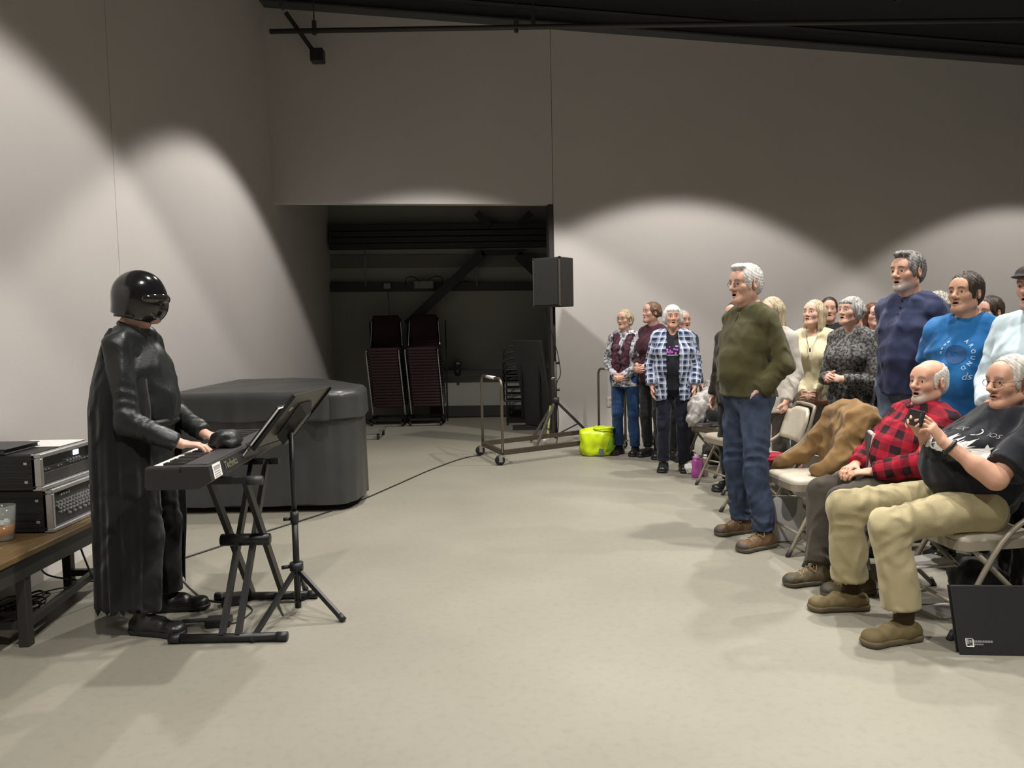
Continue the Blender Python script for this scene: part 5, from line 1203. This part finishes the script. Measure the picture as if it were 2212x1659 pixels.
person('woman with curly grey hair and dark jacket behind the navy shirt', at(2024, 800, 7.0).xy, 100, 1.655, sw=.155, skin='d39c84', res=.014, hres=.0065, group='choir singers standing at the right', head=dict(fem=True, open=.3, pitch=-6), hair=dict(style='bob', m=hair_mat('curly_grey', (.2, .19, .17), (.5, .48, .43)), len=-.02, vol=.016, rough=.005), top=dict(m=cloth('black_jacket', (.02, .02, .022)), hem=.82, e=.016), legs=dict(m=m_blktr), shoe=dict(m=m_shoe, kind='flat', res=.011))
person('dark haired singer in a charcoal jacket behind the blue tee', at(2137, 800, 5.6).xy, 110, 1.57, skin='c9937a', res=.014, hres=.0065, group='choir singers standing at the right', head=dict(open=.3), hair=dict(style='short', m=brown, t=.012), top=dict(m=cloth('charcoal_jacket', (.025, .023, .02)), hem=.85, e=.02), legs=dict(m=m_blktr), shoe=dict(m=m_shoe, kind='flat', res=.011))
# ---- navy henley
m_navy = cloth('navy_henley', (.028, .036, .085), var=.25, vs=6)
pn_ = person('tall grey bearded man in a navy henley and light jeans, hands behind his back', at(1960, 800, 5.25).xy, 122, 1.865, sw=.156, belly=.01, chest=.95, waist=.96, skin='cf9a7c', res=.010, hres=.0043, group='choir singers standing at the right', beardc=(.42, .40, .38), browc=(.06, .05, .045),
    head=dict(yaw=-8, open=.4, beard=.75, nose=1.1), hair=dict(style='short', m=saltp, t=.010, tuft=True), J=dict(elL=(-.24, -.14, 1.13), wrL=(-.08, -.21, .99), elR=(.20, -.13, 1.13), wrR=(.08, -.21, .97)), hands=dict(L=dict(dir=(1, -.1, -.3), n=(0, 1, 0)), R=dict(dir=(-1, -.1, -.3), n=(0, 1, 0))),
    top=dict(m=m_navy, hem=.88, e=.014, name='henley', fold=.0045, collar=(.011, m_navy, 0), wr=1.2), legs=dict(m=m_jean2, e=.014, wr=1.3), shoe=dict(m=m_brn, ms=m_sole, len=.29, res=.009))
bm = B()
for k in range(3): c = pn_.J['nb']+pn_.fwd*(.085+.014*k)-pn_.up*(.03+.045*k); tube(bm, [Vector(c), Vector(c+pn_.fwd*.022)], .006, 8)
obj('buttons', bm, M('dark_button', (.02, .02, .03), rough=.4), pn_.root)
# ---- blue tee
m_blue = cloth('blue_tee', (.012, .12, .33), var=.2, vs=5)
pb_ = person('dark haired young man in a blue printed tee shirt', at(2084, 800, 4.62).xy, 132, 1.69, sw=.166, belly=.03, chest=1.04, waist=1.04, skin='c7926f', res=.0095, hres=.0042, group='choir singers standing at the right', browc=(.02, .014, .01), head=dict(yaw=-14, open=.3, pitch=3, nose=1.08), hair=dict(style='short', m=brown, t=.012, face=(.080, .060, .080)),
    J=dict(elL=(-.27, -.10, 1.13), wrL=(-.14, -.20, .95), elR=(.25, -.10, 1.13), wrR=(.14, -.19, .95)), hands=dict(L=dict(dir=(1, -.1, -.3), n=(0, 1, 0), bare=1), R=dict(dir=(-1, -.1, -.3), n=(0, 1, 0), bare=1)),
    top=dict(m=m_blue, hem=.80, e=.016, sleeve=.36, name='tee', fold=.005, loose=1.15, neckr=.07, collar=(.006, m_blue, 0)), legs=dict(m=m_jean, e=.012), shoe=dict(m=m_shoe, len=.29, res=.009))
m_pr = M('pale_tee_print', (.32, .48, .62), rough=.8, var=0); m_pr2 = M('navy_tee_print', (.01, .06, .18), rough=.8, var=0)
org = pb_.J['chest']+pb_.fwd*.15-pb_.up*.02
ring = []; nr = 24
for k in range(nr+1):
    a = 2*PI*k/nr
    for r in (.055, .012): ring.append((r*math.cos(a), r*math.sin(a)))
decal_uv(pb_, pb_.top, org, -pb_.X, pb_.up, ring, [(2*k, 2*k+1, 2*k+3, 2*k+2) for k in range(nr)], m_pr2, 'printed_disc')
for k, ch in enumerate('AROUND'):
    a = math.radians(58-k*23); text_decal(pb_, pb_.top, org, -pb_.X, pb_.up, ch, .030, m_pr, a-PI/2, (.088*math.cos(a), .088*math.sin(a)), .0008)
text_decal(pb_, pb_.top, org, -pb_.X, pb_.up, 'ds', .055, m_pr, .12, (.065, -.125), .0004, .35)
for k in range(4):
    a = math.radians(122+k*17); text_decal(pb_, pb_.top, org, -pb_.X, pb_.up, '-', .05, m_pr, a-PI/2, (.088*math.cos(a), .088*math.sin(a)), .002)
# ---- cap man at the edge
m_pale = cloth('pale_blue_shirt', (.52, .64, .70), var=.06)
pc = person('man in a flat cap and pale blue shirt at the right edge', at(2238, 800, 4.08).xy, 118, 1.70, sw=.172, belly=.05, chest=1.05, skin='d39a84', res=.010, hres=.0045, group='choir singers standing at the right', head=dict(yaw=-5, open=.4, beard=.5), hair=dict(style='bald', m=white_hair), J=dict(elL=(-.27, -.02, 1.13), wrL=(-.20, .20, 1.0), elR=(.25, .0, 1.12), wrR=(.1, .24, 1.0)),
    hands=dict(L=dict(dir=(.3, .7, -.6), n=(.8, -.2, -.3), curl=.5), R=dict(dir=(-.7, .5, -.3), n=(-.3, -.8, 0), curl=.6)),
    top=dict(m=m_pale, hem=.84, e=.018, loose=1.1, cuff=.86, cuffr=.04, fold=.005, collar=(.014, m_pale, 0)), legs=dict(m=cloth('tan_trousers', (.16, .10, .045))), shoe=dict(m=m_shoe, len=.29, res=.009))
F = Field(); hp = pc.hp; F.ell(hp((0, -.01, .072)), (.092, .118, .048), pc.RH); F.ell(hp((0, .095, .052)), (.065, .055, .012), pc.RH, .02); F.cut(-(pc.RH @ unit((0, .1, 1))), hp((0, 0, .045))); npmesh('cap', *F.build(.006), cloth('dark_cap', (.02, .018, .015)), pc.root)
F = Field(); n0 = pc.J['nb']; F.cone(n0+pc.fwd*.075-pc.X*.02+pc.up*.0, n0+pc.fwd*.135-pc.X*.05-pc.up*.19, .016, .022, pc.X, 1.7); npmesh('scarf', *F.build(.008), cloth('grey_scarf', (.12, .16, .2)), pc.root)
# ---- seated man in red check
m_red = plaid('red_black_check', (.36, .015, .035), (.025, .012, .016), (.30, .02, .04), .085, wob=.008, w2=.02)
psi = 104; rr = rotz(math.radians(psi)) @ NV(1, 0, 0)
nb = NV(2.22, 4.29, .955)
pr = person('seated bald bearded man in a red and black check shirt', (1.85, 4.25), psi, 1.72, sw=.165, belly=.05, chest=1.04, waist=1.05, skin='d09877', res=.0095, hres=.0042, beardc=(.42, .38, .35), browc=(.2, .16, .13), lipc=(.30, .15, .13),
    head=dict(yaw=8, open=.4, beard=.7, nose=1.12, pitch=3), hair=dict(style='bald', m=hair_mat('thin_white_hair', (.42, .38, .34), (.62, .58, .53)), t=.003, crown=(0, .06, .10), crownr=(.085, .125, .085)),
    J=dict(pel=Vector((2.12, 4.33, .55)), waist=Vector((2.15, 4.32, .67)), chest=Vector((2.18, 4.31, .81)), nb=Vector(nb), head=Vector((2.235, 4.265, 1.095)), shL=Vector(nb-rr*.165+NV(.01, 0, -.06)), shR=Vector(nb+rr*.165+NV(.01, 0, -.06)),
           hipL=Vector((2.10, 4.24, .56)), hipR=Vector((2.08, 4.42, .56)), knL=Vector((1.74, 4.17, .485)), knR=Vector((1.71, 4.40, .485)), anL=Vector((1.795, 4.09, .085)), anR=Vector((1.655, 4.275, .085)),
           elL=Vector((2.10, 4.05, .69)), wrL=Vector((1.905, 4.20, .625)), elR=Vector((2.08, 4.55, .70)), wrR=Vector((1.895, 4.38, .63))),
    hands=dict(L=dict(dir=Vector((-.85, .45, -.1)), n=(.3, .1, -1), curl=.4), R=dict(dir=Vector((-.8, -.5, -.15)), n=(-.2, .1, -1), curl=.5)),
    top=dict(m=m_red, e=.014, name='check_shirt', fold=.005, wl=.1, loose=1.1, wr=1.4, cuff=.94, cuffr=.036, collar=(.014, m_red, 0)), legs=dict(m=cloth('brown_grey_cords', (.055, .046, .036), var=.2), seated=True, e=.014, wr=1.3, ankle=.062, wc=1., ww=.3, fold=.004),
    shoe=dict(m=M('olive_boot', (.085, .065, .03), rough=.65, var=.35, vs=25, bump=.15, bs=120), ms=M('tan_sole'), toe=M('grey_toe'), lace=m_lace, kind='boot', len=.30, res=.006, dirL=Vector((-1, -.12, 0)), dirR=Vector((-1, -.2, 0))))
fo = empty('song_binder', at(1874, 990, 4.42), label='dark grey binder held upright under the arm of the red check shirt', cat='binder')
RF = Matrix.Rotation(math.radians(8), 3, 'Y') @ Matrix.Rotation(math.radians(72), 3, 'Z')
for k in (-1, 1):
    bm = B(); box(bm, RF @ V3(.0, .012*k, 0), (.22, .004, .28), RF); obj('cover', bm, M('slate_cover', (.05, .045, .048), rough=.6), fo)
bm = B(); box(bm, RF @ V3(0, 0, .008), (.20, .018, .285), RF); obj('pages', bm, m_wht, fo)
# ---- seated man in black tee filming
m_khaki = cloth('khaki_twill', (.40, .345, .20), var=.12, vs=7)
psi = 96; rr = rotz(math.radians(psi)) @ NV(1, 0, 0); nb = NV(2.30, 3.665, .995)
m_btee = cloth('black_tee_shirt', (.010, .012, .017), var=.2)
pk = person('seated man in a black printed tee and khaki trousers filming with a phone', (1.82, 3.68), psi, 1.76, sw=.175, belly=.12, chest=1.12, waist=1.18, skin='d29a79', res=.009, hres=.004, beardc=(.5, .45, .42), browc=(.25, .2, .17),
    head=dict(yaw=4, open=.05, nose=1.1, pitch=-3, beard=.0, wide=1.05), hair=dict(style='short', m=hair_mat('thin_grey_hair', (.34, .32, .29), (.58, .55, .5)), t=.005, face=(.09, .075, .100), line=(0, .10, .022)),
    J=dict(pel=Vector((2.17, 3.70, .56)), waist=Vector((2.20, 3.69, .69)), chest=Vector((2.25, 3.68, .85)), nb=Vector(nb), head=Vector((2.295, 3.66, 1.14)), shL=Vector(nb-rr*.175+NV(.02, 0, -.06)), shR=Vector(nb+rr*.175+NV(.02, 0, -.06)),
           hipL=Vector((2.12, 3.60, .57)), hipR=Vector((2.12, 3.80, .57)), knL=Vector((1.665, 3.505, .515)), knR=Vector((1.62, 3.845, .525)), anL=Vector((1.725, 3.475, .085)), anR=Vector((1.66, 3.875, .085)),
           elL=Vector((2.09, 3.42, .735)), wrL=Vector((1.915, 3.525, .885)), elR=Vector((2.09, 3.93, .735)), wrR=Vector((1.92, 3.70, .895))),
    hands=dict(L=dict(dir=Vector((-.55, .12, .82)), n=Vector((-.5, .75, -.45)), curls=[.25, .5, .65, .75], thumb=(.8, .5, .4), bare=1), R=dict(dir=Vector((-.55, -.1, .8)), n=Vector((-.5, -.75, -.45)), curls=[.3, .55, .7, .8], thumb=(.8, .5, .4), bare=1)),
    top=dict(m=m_btee, e=.016, name='tee', sleeve=.40, fold=.005, wl=.15, loose=1.2, neckr=.072, collar=(.007, m_btee, 0)), legs=dict(m=m_khaki, seated=True, e=.020, wr=1.5, ankle=.060, cuff=.16, wc=.0, ww=.28, fold=.0045, loose=1.05),
    shoe=dict(m=M('olive_suede', (.135, .10, .042), rough=.8, var=.2, vs=20), ms=M('khaki_sole', (.12, .095, .05), rough=.7), kind='slip', len=.30, res=.006, dirL=Vector((-1, -.28, 0)), dirR=Vector((-1, -.02, 0)), sole=.03))
for a in 'LR':
    F = Field(); F.cone(pk.J['an'+a]+NV(0, 0, -.03), pk.J['an'+a]+NV(.01, 0, .14), .043, .046); npmesh('sock', *F.build(.008), cloth('brown_sock', (.045, .025, .012)), pk.root)
glasses(pk, m_metalfr, .0205)
bm = B(); w = pk.J['wrL']; d = unit(pk.J['wrL']-pk.J['elL']); u, v = frame_of(Vector(d)); c0 = Vector(w-d*.035)
tube(bm, [c0+(u*math.cos(a)+v*math.sin(a))*.034 for a in np.linspace(0, 2*PI, 21)], .009, 8, False); wt = obj('watch', bm, m_blk, pk.root, True)
m_pw = M('white_tee_print', (.62, .62, .60), rough=.8, var=0); m_pg = M('grey_tee_print', (.25, .25, .27), rough=.8, var=0)
org = pk.J['chest']+pk.fwd*.2-pk.up*.03-pk.X*.05
text_decal(pk, pk.top, org, -pk.X, pk.up, 'ICK', .030, m_pg, .0, (-.06, .05)); text_decal(pk, pk.top, org, -pk.X, pk.up, 'IOS', .030, m_pg, .0, (.075, .05))
pts = [(.008+.012*math.cos(a), .048+.02*math.sin(a)) for a in np.linspace(-1.9, 1.9, 12)]+[(.016+.010*math.cos(a), .048+.014*math.sin(a)) for a in np.linspace(1.9, -1.9, 12)]
decal_uv(pk, pk.top, org, -pk.X, pk.up, pts, [[k, k+1, 22-k, 23-k] for k in range(11)], m_pw, 'printed_moon')
rs_ = np.random.RandomState(9); pts = []; fs = []
for k in range(46):      # spiky white plants
    x0 = -.13+.26*rs_.rand(); y0 = -.085+.03*rs_.rand(); hh = (.05+.055*rs_.rand())*(.6+.4*math.cos(x0*22)**2); n0 = len(pts); w_ = .004+.010*rs_.rand(); tilt = .035*rs_.randn()+x0*.2
    for j in range(6):
        t = j/5; ww = w_*(1-t)**.6+.0005; pts += [(x0+tilt*t-ww, y0+hh*t), (x0+tilt*t+ww, y0+hh*t)]
    fs += [[n0+2*j, n0+2*j+1, n0+2*j+3, n0+2*j+2] for j in range(5)]
decal_uv(pk, pk.top, org, -pk.X, pk.up, pts, fs, m_pw, 'printed_plants')
ph = empty('mobile_phone', Vector((1.835, 3.612, .985)), label='black mobile phone held up in both hands by the man in the black tee', cat='phone')
RP = mat3(Vector((.05, 1, 0)).normalized(), Vector((.25, -.0125, .97)).normalized(), Vector((.05, 1, 0)).normalized().cross(Vector((.25, -.0125, .97)).normalized()))
bm = B(); box(bm, (0, 0, 0), (.148, .074, .009), RP, .003, 2); obj('case', bm, m_blk, ph)
bm = B(); box(bm, RP @ V3(0, 0, .0048), (.138, .066, .0006), RP); obj('screen', bm, M('dark_screen', (.02, .02, .024), rough=.1), ph)
bm = B(); box(bm, RP @ V3(-.055, .02, -.0052), (.02, .02, .002), RP, .002); obj('camera_lens', bm, m_gry, ph)
# ================================================================== folding chairs and belongings
m_cst = M('beige_chair_steel', (.30, .265, .205), rough=.4, metal=.15); m_pad = M('beige_vinyl_pad', (.50, .46, .37), rough=.5, bump=.12, bs=70)
def rrect(w, d, r, n=5, taper=0.):
    out = []
    for cx, cy, a0 in ((w/2-r, d/2-r, 0), (-w/2+r, d/2-r, 90), (-w/2+r, -d/2+r, 180), (w/2-r, -d/2+r, 270)):
        for k in range(n+1):
            a = math.radians(a0+90*k/n); x, y = cx+r*math.cos(a), cy+r*math.sin(a); out.append((x*(1+taper*y/d), y))
    return out
def folding_chair():
    """local: faces +y, origin on the floor under the seat"""
    r = empty('folding_chair')
    bm = B(); prism(bm, rrect(.42, .40, .07, 5, .12), .395, .437); pan = obj('seat_pan', bm, m_cst, r)
    bm = B(); o_ = rrect(.405, .385, .07, 5, .12)
    rings = [[bm.verts.new((x*f, y*f, z)) for x, y in o_] for f, z in ((1, .437), (1.0, .45), (.95, .462), (.8, .468), (.4, .471))]
    for a, b in zip(rings, rings[1:]):
        for k in range(len(o_)): bm.faces.new((a[k], a[(k+1) % len(o_)], b[(k+1) % len(o_)], b[k]))
    bm.faces.new(rings[-1]); obj('seat_pad', bm, m_pad, r, True)
    # curved backrest with rounded top
    bm = B(); nx, nz = 12, 8; vs = []
    for k in range(2):
        for j in range(nz+1):
            for i in range(nx+1):
                u = i/nx*2-1; t = j/nz; hw = .205*(1-.22*max(0, t-.55)**2/.2)
                y = -.215-.075*t+.05*u*u*-1*-.6-(.022 if k else 0); vs.append(bm.verts.new((u*hw, y, .575+.235*t-(.03*max(0, abs(u)-.6)/.4 if t > .9 else 0))))
    n1 = (nx+1)*(nz+1)
    for j in range(nz):
        for i in range(nx):
            q = [j*(nx+1)+i, j*(nx+1)+i+1, (j+1)*(nx+1)+i+1, (j+1)*(nx+1)+i]; bm.faces.new([vs[a] for a in q]); bm.faces.new([vs[a+n1] for a in q[::-1]])
    edge = [i for i in range(nx+1)]+[j*(nx+1)+nx for j in range(1, nz+1)]+[nz*(nx+1)+i for i in range(nx-1, -1, -1)]+[j*(nx+1) for j in range(nz-1, 0, -1)]
    for a, b in zip(edge, edge[1:]+edge[:1]): bm.faces.new((vs[a], vs[a+n1], vs[b+n1], vs[b]))
    bmesh.ops.recalc_face_normals(bm, faces=bm.faces); obj('backrest', bm, m_pad, r, True)
    for s in (-1, 1):
        bm = B(); tube(bm, spline([V3(.225*s, .235, .012), V3(.222*s, .0, .43), V3(.215*s, -.215, .60), V3(.19*s, -.30, .80), V3(.13*s, -.315, .83), V3(0, -.305, .835)], 6), .0125, 8); fl_ = obj('leg', bm, m_cst, r, True)
        bm = B(); tube(bm, [V3(.225*s, .245, 0), V3(.225*s, .222, .04)], .015, 8); obj('rubber_foot', bm, m_gry, fl_, True)
        bm = B(); tube(bm, [V3(.195*s, .14, .42), V3(.20*s, -.27, .012)], .0125, 8); bl_ = obj('leg', bm, m_cst, r, True)
        bm = B(); tube(bm, [V3(.20*s, -.28, 0), V3(.2*s, -.258, .04)], .015, 8); obj('rubber_foot', bm, m_gry, bl_, True)
    for y, z, w in ((.165, .135, .44), (-.205, .08, .40)):
        bm = B(); tube(bm, [V3(-w/2, y, z), V3(w/2, y, z)], .009, 8); obj('stretcher', bm, m_cst, r, True)
    return r
ch0 = folding_chair(); first = True
for (x, y, yaw, lb) in ((1.95, 4.37, 96, 'beige folding chair under the seated man in the red check shirt'), (2.15, 3.72, 96, 'beige folding chair under the seated man in the black tee'),
                        (1.87, 5.02, 97, 'empty beige folding chair with a brown jacket on its back'), (1.80, 5.72, 90, 'beige folding chair behind the olive sweater, its padded back showing'),
                        (1.90, 6.80, 105, 'beige folding chair behind the pink bottle with its seat empty'), (1.95, 7.55, 118, 'beige folding chair holding a coat and a dark folder'),
                        (2.72, 5.62, 118, 'beige folding chair with a grey jacket between the grey top and the navy henley'), (2.95, 4.85, 115, 'beige folding chair behind the navy henley')):
    c = ch0 if first else copy_tree(ch0); first = False
    c.location = (x, y, 0); c.rotation_euler.z = math.radians(yaw); tag(c, lb, 'chair', 'beige folding chairs')
# brown jacket draped over the chair back
def blob(name, prims, m, res, label, cat, fold=.006, wl=.08, seed=1, group=None):
    F = Field(); n = Vector(prims[0][0]); base = NV(n.x, n.y, 0)
    for pr_ in prims:
        a, b, ra, rb = NV(*pr_[0])-base, NV(*pr_[1])-base, pr_[2], pr_[3]
        F.cone(a, b, ra, rb, pr_[4] if len(pr_) > 4 else None, pr_[5] if len(pr_) > 5 else 1., .045, pr_[6] if len(pr_) > 6 else 'u')
    F.fold(fold, 7, wl, seed, .7); F.cut((0, 0, -1), (0, 0, .003))
    V, Fc = F.build(res); o = npmesh(name, V, Fc, m, None); o.location = base; tag(o, label, cat, group); return o
m_bj = cloth('brown_canvas', (.215, .128, .05), var=.25, vs=9)
cb_ = Vector((1.87, 5.02, 0)); ry = Matrix.Rotation(math.radians(97), 3, 'Z')
def cl(x, y, z): return tuple(cb_+ry @ V3(x, y, z))
wx = tuple(ry @ V3(1, 0, 0))
blob('brown_jacket', [(cl(-.12, -.30, .84), cl(.12, -.30, .84), .075, .075), (cl(0, -.35, .82), cl(0, -.37, .34), .045, .055, wx, 3.8), (cl(0, -.25, .82), cl(0, -.17, .52), .05, .055, wx, 3.4),
     (cl(.15, -.26, .80), cl(.19, -.05, .55), .065, .052), (cl(.19, -.05, .55), cl(.19, .10, .50), .052, .042), (cl(-.14, -.25, .80), cl(-.17, -.10, .54), .07, .06), (cl(-.17, -.12, .56), cl(-.12, .0, .505), .06, .045),
     (cl(.03, -.12, .68), cl(.03, -.08, .54), .045, .07, None, 1., 's')], m_bj, .010, 'brown canvas jacket draped over the back of the empty chair', 'jacket', .008, .085, 6)
# pale puffer coat and dark bag on the far chair
blob('puffer_coat', [(tuple(at(1510, 880, 7.45)), tuple(at(1545, 850, 7.6)), .11, .10), (tuple(at(1500, 905, 7.4)), tuple(at(1530, 870, 7.5)), .07, .10), (tuple(at(1535, 835, 7.7)), tuple(at(1550, 855, 7.7)), .07, .08)], mottled('pale_grey_quilt', (.22, .21, .20), (.48, .46, .44), 14), .012, 'pale grey quilted coat heaped on the far chair beside the plaid shirt', 'coat', .009, .06, 3)
blob('dark_bag', [(tuple(at(1543, 895, 7.2)), tuple(at(1560, 860, 7.35)), .07, .09), (tuple(at(1545, 828, 7.75)), tuple(at(1563, 820, 7.8)), .06, .07)], cloth('black_nylon', (.018, .018, .02), rough=.5), .012, 'black bag on the far chair behind the olive sweater', 'bag', .006, .08, 5)
fd = empty('folder', Vector((1.84, 7.42, .473)), math.radians(20), 'dark slate folder lying on the seat of the far chair', 'folder')
for z in (0, .02):
    bm = B(); box2(bm, (-.16, -.12, z), (.16, .12, z+.004), .001); obj('cover', bm, M('slate_purple', (.09, .08, .095), rough=.5), fd)
bm = B(); box2(bm, (-.155, -.115, .004), (.155, .115, .02)); obj('pages', bm, M('grey_pages', (.3, .29, .28), rough=.8), fd)
# bottles
pbt = empty('water_bottle', G(1505, 1031), label='translucent pink purple water bottle on the floor', cat='bottle')
m_pk = M('pink_plastic', (.50, .10, .42), rough=.2, var=.15, vs=20, alpha=.9)
bm = B(); lathe(bm, [(.040, 0), (.046, .01), (.046, .06), (.041, .085), (.046, .11), (.046, .15), (.034, .175)], seg=20); obj('flask', bm, m_pk, pbt, True)
bm = B(); lathe(bm, [(.036, .173), (.036, .195), (.024, .2), (.022, .218), (.001, .218)], seg=16); obj('cap', bm, M('pink_cap', (.55, .3, .5), rough=.35), pbt, True)
fk = empty('steel_flask', G(1523, 1029), label='slim steel flask beside the pink bottle', cat='bottle')
bm = B(); lathe(bm, [(.028, 0), (.03, .005), (.03, .17), (.02, .185)], seg=18); obj('body', bm, M('rose_steel', (.36, .26, .26), rough=.3, metal=.6), fk, True)
bm = B(); lathe(bm, [(.021, .184), (.021, .205), (.001, .206)], seg=14); obj('cap', bm, m_alu, fk, True)
lump('cloth_bag', G(1490, 1022), (.05, .06, .05), m_wht, 'small white cloth bag on the floor beside the pink bottle', 'bag', 6)
for i, (px, py, r, lb) in enumerate(((1548, 1000, (.13, .16, .12), 'black bag on the floor under the empty far chair'), (1420, 990, (.10, .12, .15), 'black backpack on the floor between the maroon sweater and plaid shirt'), (1775, 1150, (.1, .14, .1), 'black bag on the floor behind the seated man in red check'), (2010, 1290, (.12, .16, .13), 'dark bag under the chair of the man in the black tee'))):
    g = G(px, py); 
    if i == 2: g = V3(2.15, 4.85, 0)
    if i == 3: g = V3(2.3, 3.85, 0)
    if i == 1: g = G(1432, 976)
    lump('bag', g, r, cloth('black_nylon', (.018, .018, .02)), lb, 'bag', 10+i, .2, 4)
# white tote on the floor
tt = empty('tote_bag', G(1702, 1172), math.radians(12), 'white paper tote bag with grey cut-out handle on the floor by the olive sweater', 'bag')
bm = B(); box(bm, (0, .06, .145), (.22, .10, .29), Matrix.Rotation(.06, 3, 'Y'), .012, 2); obj('body', bm, M('bright_white_bag', (.80, .80, .80), rough=.6, var=.03), tt, True)
bm = B(); pts = [(-.055, .29), (.055, .29)]+[(.055*math.cos(a), .22+.07*math.sin(a)) for a in np.linspace(0, -PI, 13)]
v = [bm.verts.new((x+.008+z*.06-.01, .006, z-.002)) for x, z in pts]; bm.faces.new(v); g_ = obj('handle_panel', bm, M('grey_panel', (.30, .30, .31), rough=.7), tt); so = g_.modifiers.new('t', 'SOLIDIFY'); so.thickness = .003
# gift bag, boards and papers around the middle chairs
gf = empty('gift_bag', G(1745, 1065), math.radians(-15), 'red and white patterned gift bag on the floor behind the empty chair', 'bag'); gf.location = V3(2.05, 5.55, .0)
bm = B(); box(bm, (0, 0, .21), (.16, .10, .42), Matrix.Rotation(-.12, 3, 'Y'), .004); obj('body', bm, mottled('red_white_print', (.55, .50, .45), (.45, .04, .06), 16, .48, .56), gf)
bm = B(); box(bm, (.0, -.052, .21), (.022, .006, .42), Matrix.Rotation(-.12, 3, 'Y')); obj('ribbon', bm, M('red_ribbon', (.45, .02, .04), rough=.5), gf)
bd = empty('white_board', V3(1.99, 5.42, .0), label='white card leaning between the middle chairs', cat='card')
bm = B(); box(bm, (0, 0, .27), (.16, .006, .54), Matrix.Rotation(.28, 3, 'Y') @ Matrix.Rotation(.3, 3, 'X')); obj('sheet', bm, m_wht, bd)
bm = B(); box(bm, V3(1.80, 5.66, .478), (.2, .26, .012), Matrix.Rotation(.4, 3, 'Z'), .002); sp_ = obj('song_sheets', bm, m_wht); tag(sp_, 'white song sheets on the seat of the chair behind the olive sweater', 'paper')
lump('red_scarf', V3(1.83, 5.50, .475), (.10, .12, .02), cloth('red_wool', (.36, .02, .04)), 'red scarf folded on the chair seat behind the olive sweater', 'scarf', 4, .3, 3)
blob('grey_jacket', [((2.80, 5.55, .82), (2.80, 5.75, .80), .06, .06), ((2.78, 5.6, .75), (2.70, 5.55, .50), .10, .10), ((2.70, 5.5, .52), (2.6, 5.45, .50), .07, .06)], cloth('blue_grey_fleece', (.12, .15, .17)), .013, 'blue grey fleece jacket hanging over a chair beside the navy henley', 'jacket', .008, .08, 4)
# papers under the filming man's chair
for i, (x, y, z, r, lb) in enumerate(((2.12, 3.82, .004, .2, 'white paper sheets on the floor under the chair of the man in the black tee'), (1.98, 3.78, .26, .1, 'folded white papers tucked below the seat of the man in the black tee'))):
    bm = B(); box(bm, (0, 0, 0), (.22, .16, .006), Matrix.Rotation(r, 3, 'Z')); box(bm, (.02, .01, .006), (.2, .15, .004), Matrix.Rotation(r+.25, 3, 'Z')); o = obj('paper_sheets', bm, m_wht); o.location = (x, y, z); tag(o, lb, 'paper')
# black coat over the near chair back
blob('black_coat', [((2.47, 3.55, .86), (2.47, 3.92, .86), .055, .055), ((2.47, 3.73, .84), (2.44, 3.73, .12), .06, .09, (0, 1, 0), 2.6), ((2.46, 3.62, .75), (2.40, 3.56, .07), .055, .075, (0, 1, 0), 2.2), ((2.44, 3.50, .62), (2.36, 3.46, .07), .05, .065, (.3, 1, 0), 1.6)], cloth('black_wool_coat', (.011, .012, .016)), .013, 'black coat hanging from the chair of the man in the black tee to the floor', 'coat', .008, .1, 8)
# black binder leaning in the lower right corner
bl = empty('music_binder', G(2150, 1416), label='black music binder with white logo standing on the floor at the lower right', cat='binder')
RBn = mat3(Vector((.995, -.10, 0)), Vector((-.03, -.25, .968)).normalized() if False else Vector((-.04, .22, .975)).normalized(), Vector((.995, -.10, 0)).cross(Vector((-.04, .22, .975)).normalized()))
m_bn = M('black_binder_cover', (.016, .016, .018), rough=.55, bump=.05, bs=300)
for k in (0, 1):
    bm = B(); box(bm, RBn @ V3(.02, .145, -.03*k), (.33, .29, .005), RBn, .002); obj('cover', bm, m_bn, bl)
bm = B(); box(bm, RBn @ V3(.02, .143, -.015), (.31, .28, .024), RBn); obj('pages', bm, M('dark_pages'), bl)
bm = B(); box(bm, RBn @ V3(-.098, .052, .0032), (.033, .036, .001), RBn, .004); lg = obj('logo_tile', bm, m_wht, bl)
bm = B(); box(bm, RBn @ V3(-.098, .052, .004), (.024, .028, .0006), RBn); obj('logo_field', bm, M('mid_grey_print', (.35, .35, .35), rough=.6), lg)
for q, sz in (((-.104, .043), (.009, .007)), ((-.093, .047), (.009, .007)), ((-.1, .055), (.002, .022)), ((-.0895, .058), (.002, .02)), ((-.095, .066), (.013, .004))):
    bm = B(); box(bm, RBn @ V3(q[0], q[1], .0047), (*sz, .0006), RBn); obj('logo_note', bm, m_bn, lg)
rp = random.Random(4)
for k in range(2):
    x_ = -.078
    while x_ < (-.005 if k == 0 else -.045):
        w_ = rp.uniform(.004, .010); bm = B(); box(bm, RBn @ V3(x_+w_/2, .057-.012*k, .0034), (w_, .009 if k == 0 else .006, .0006), RBn); obj('print_mark', bm, M('grey_letter', (.3, .3, .3), rough=.6), bl); x_ += w_+.0018
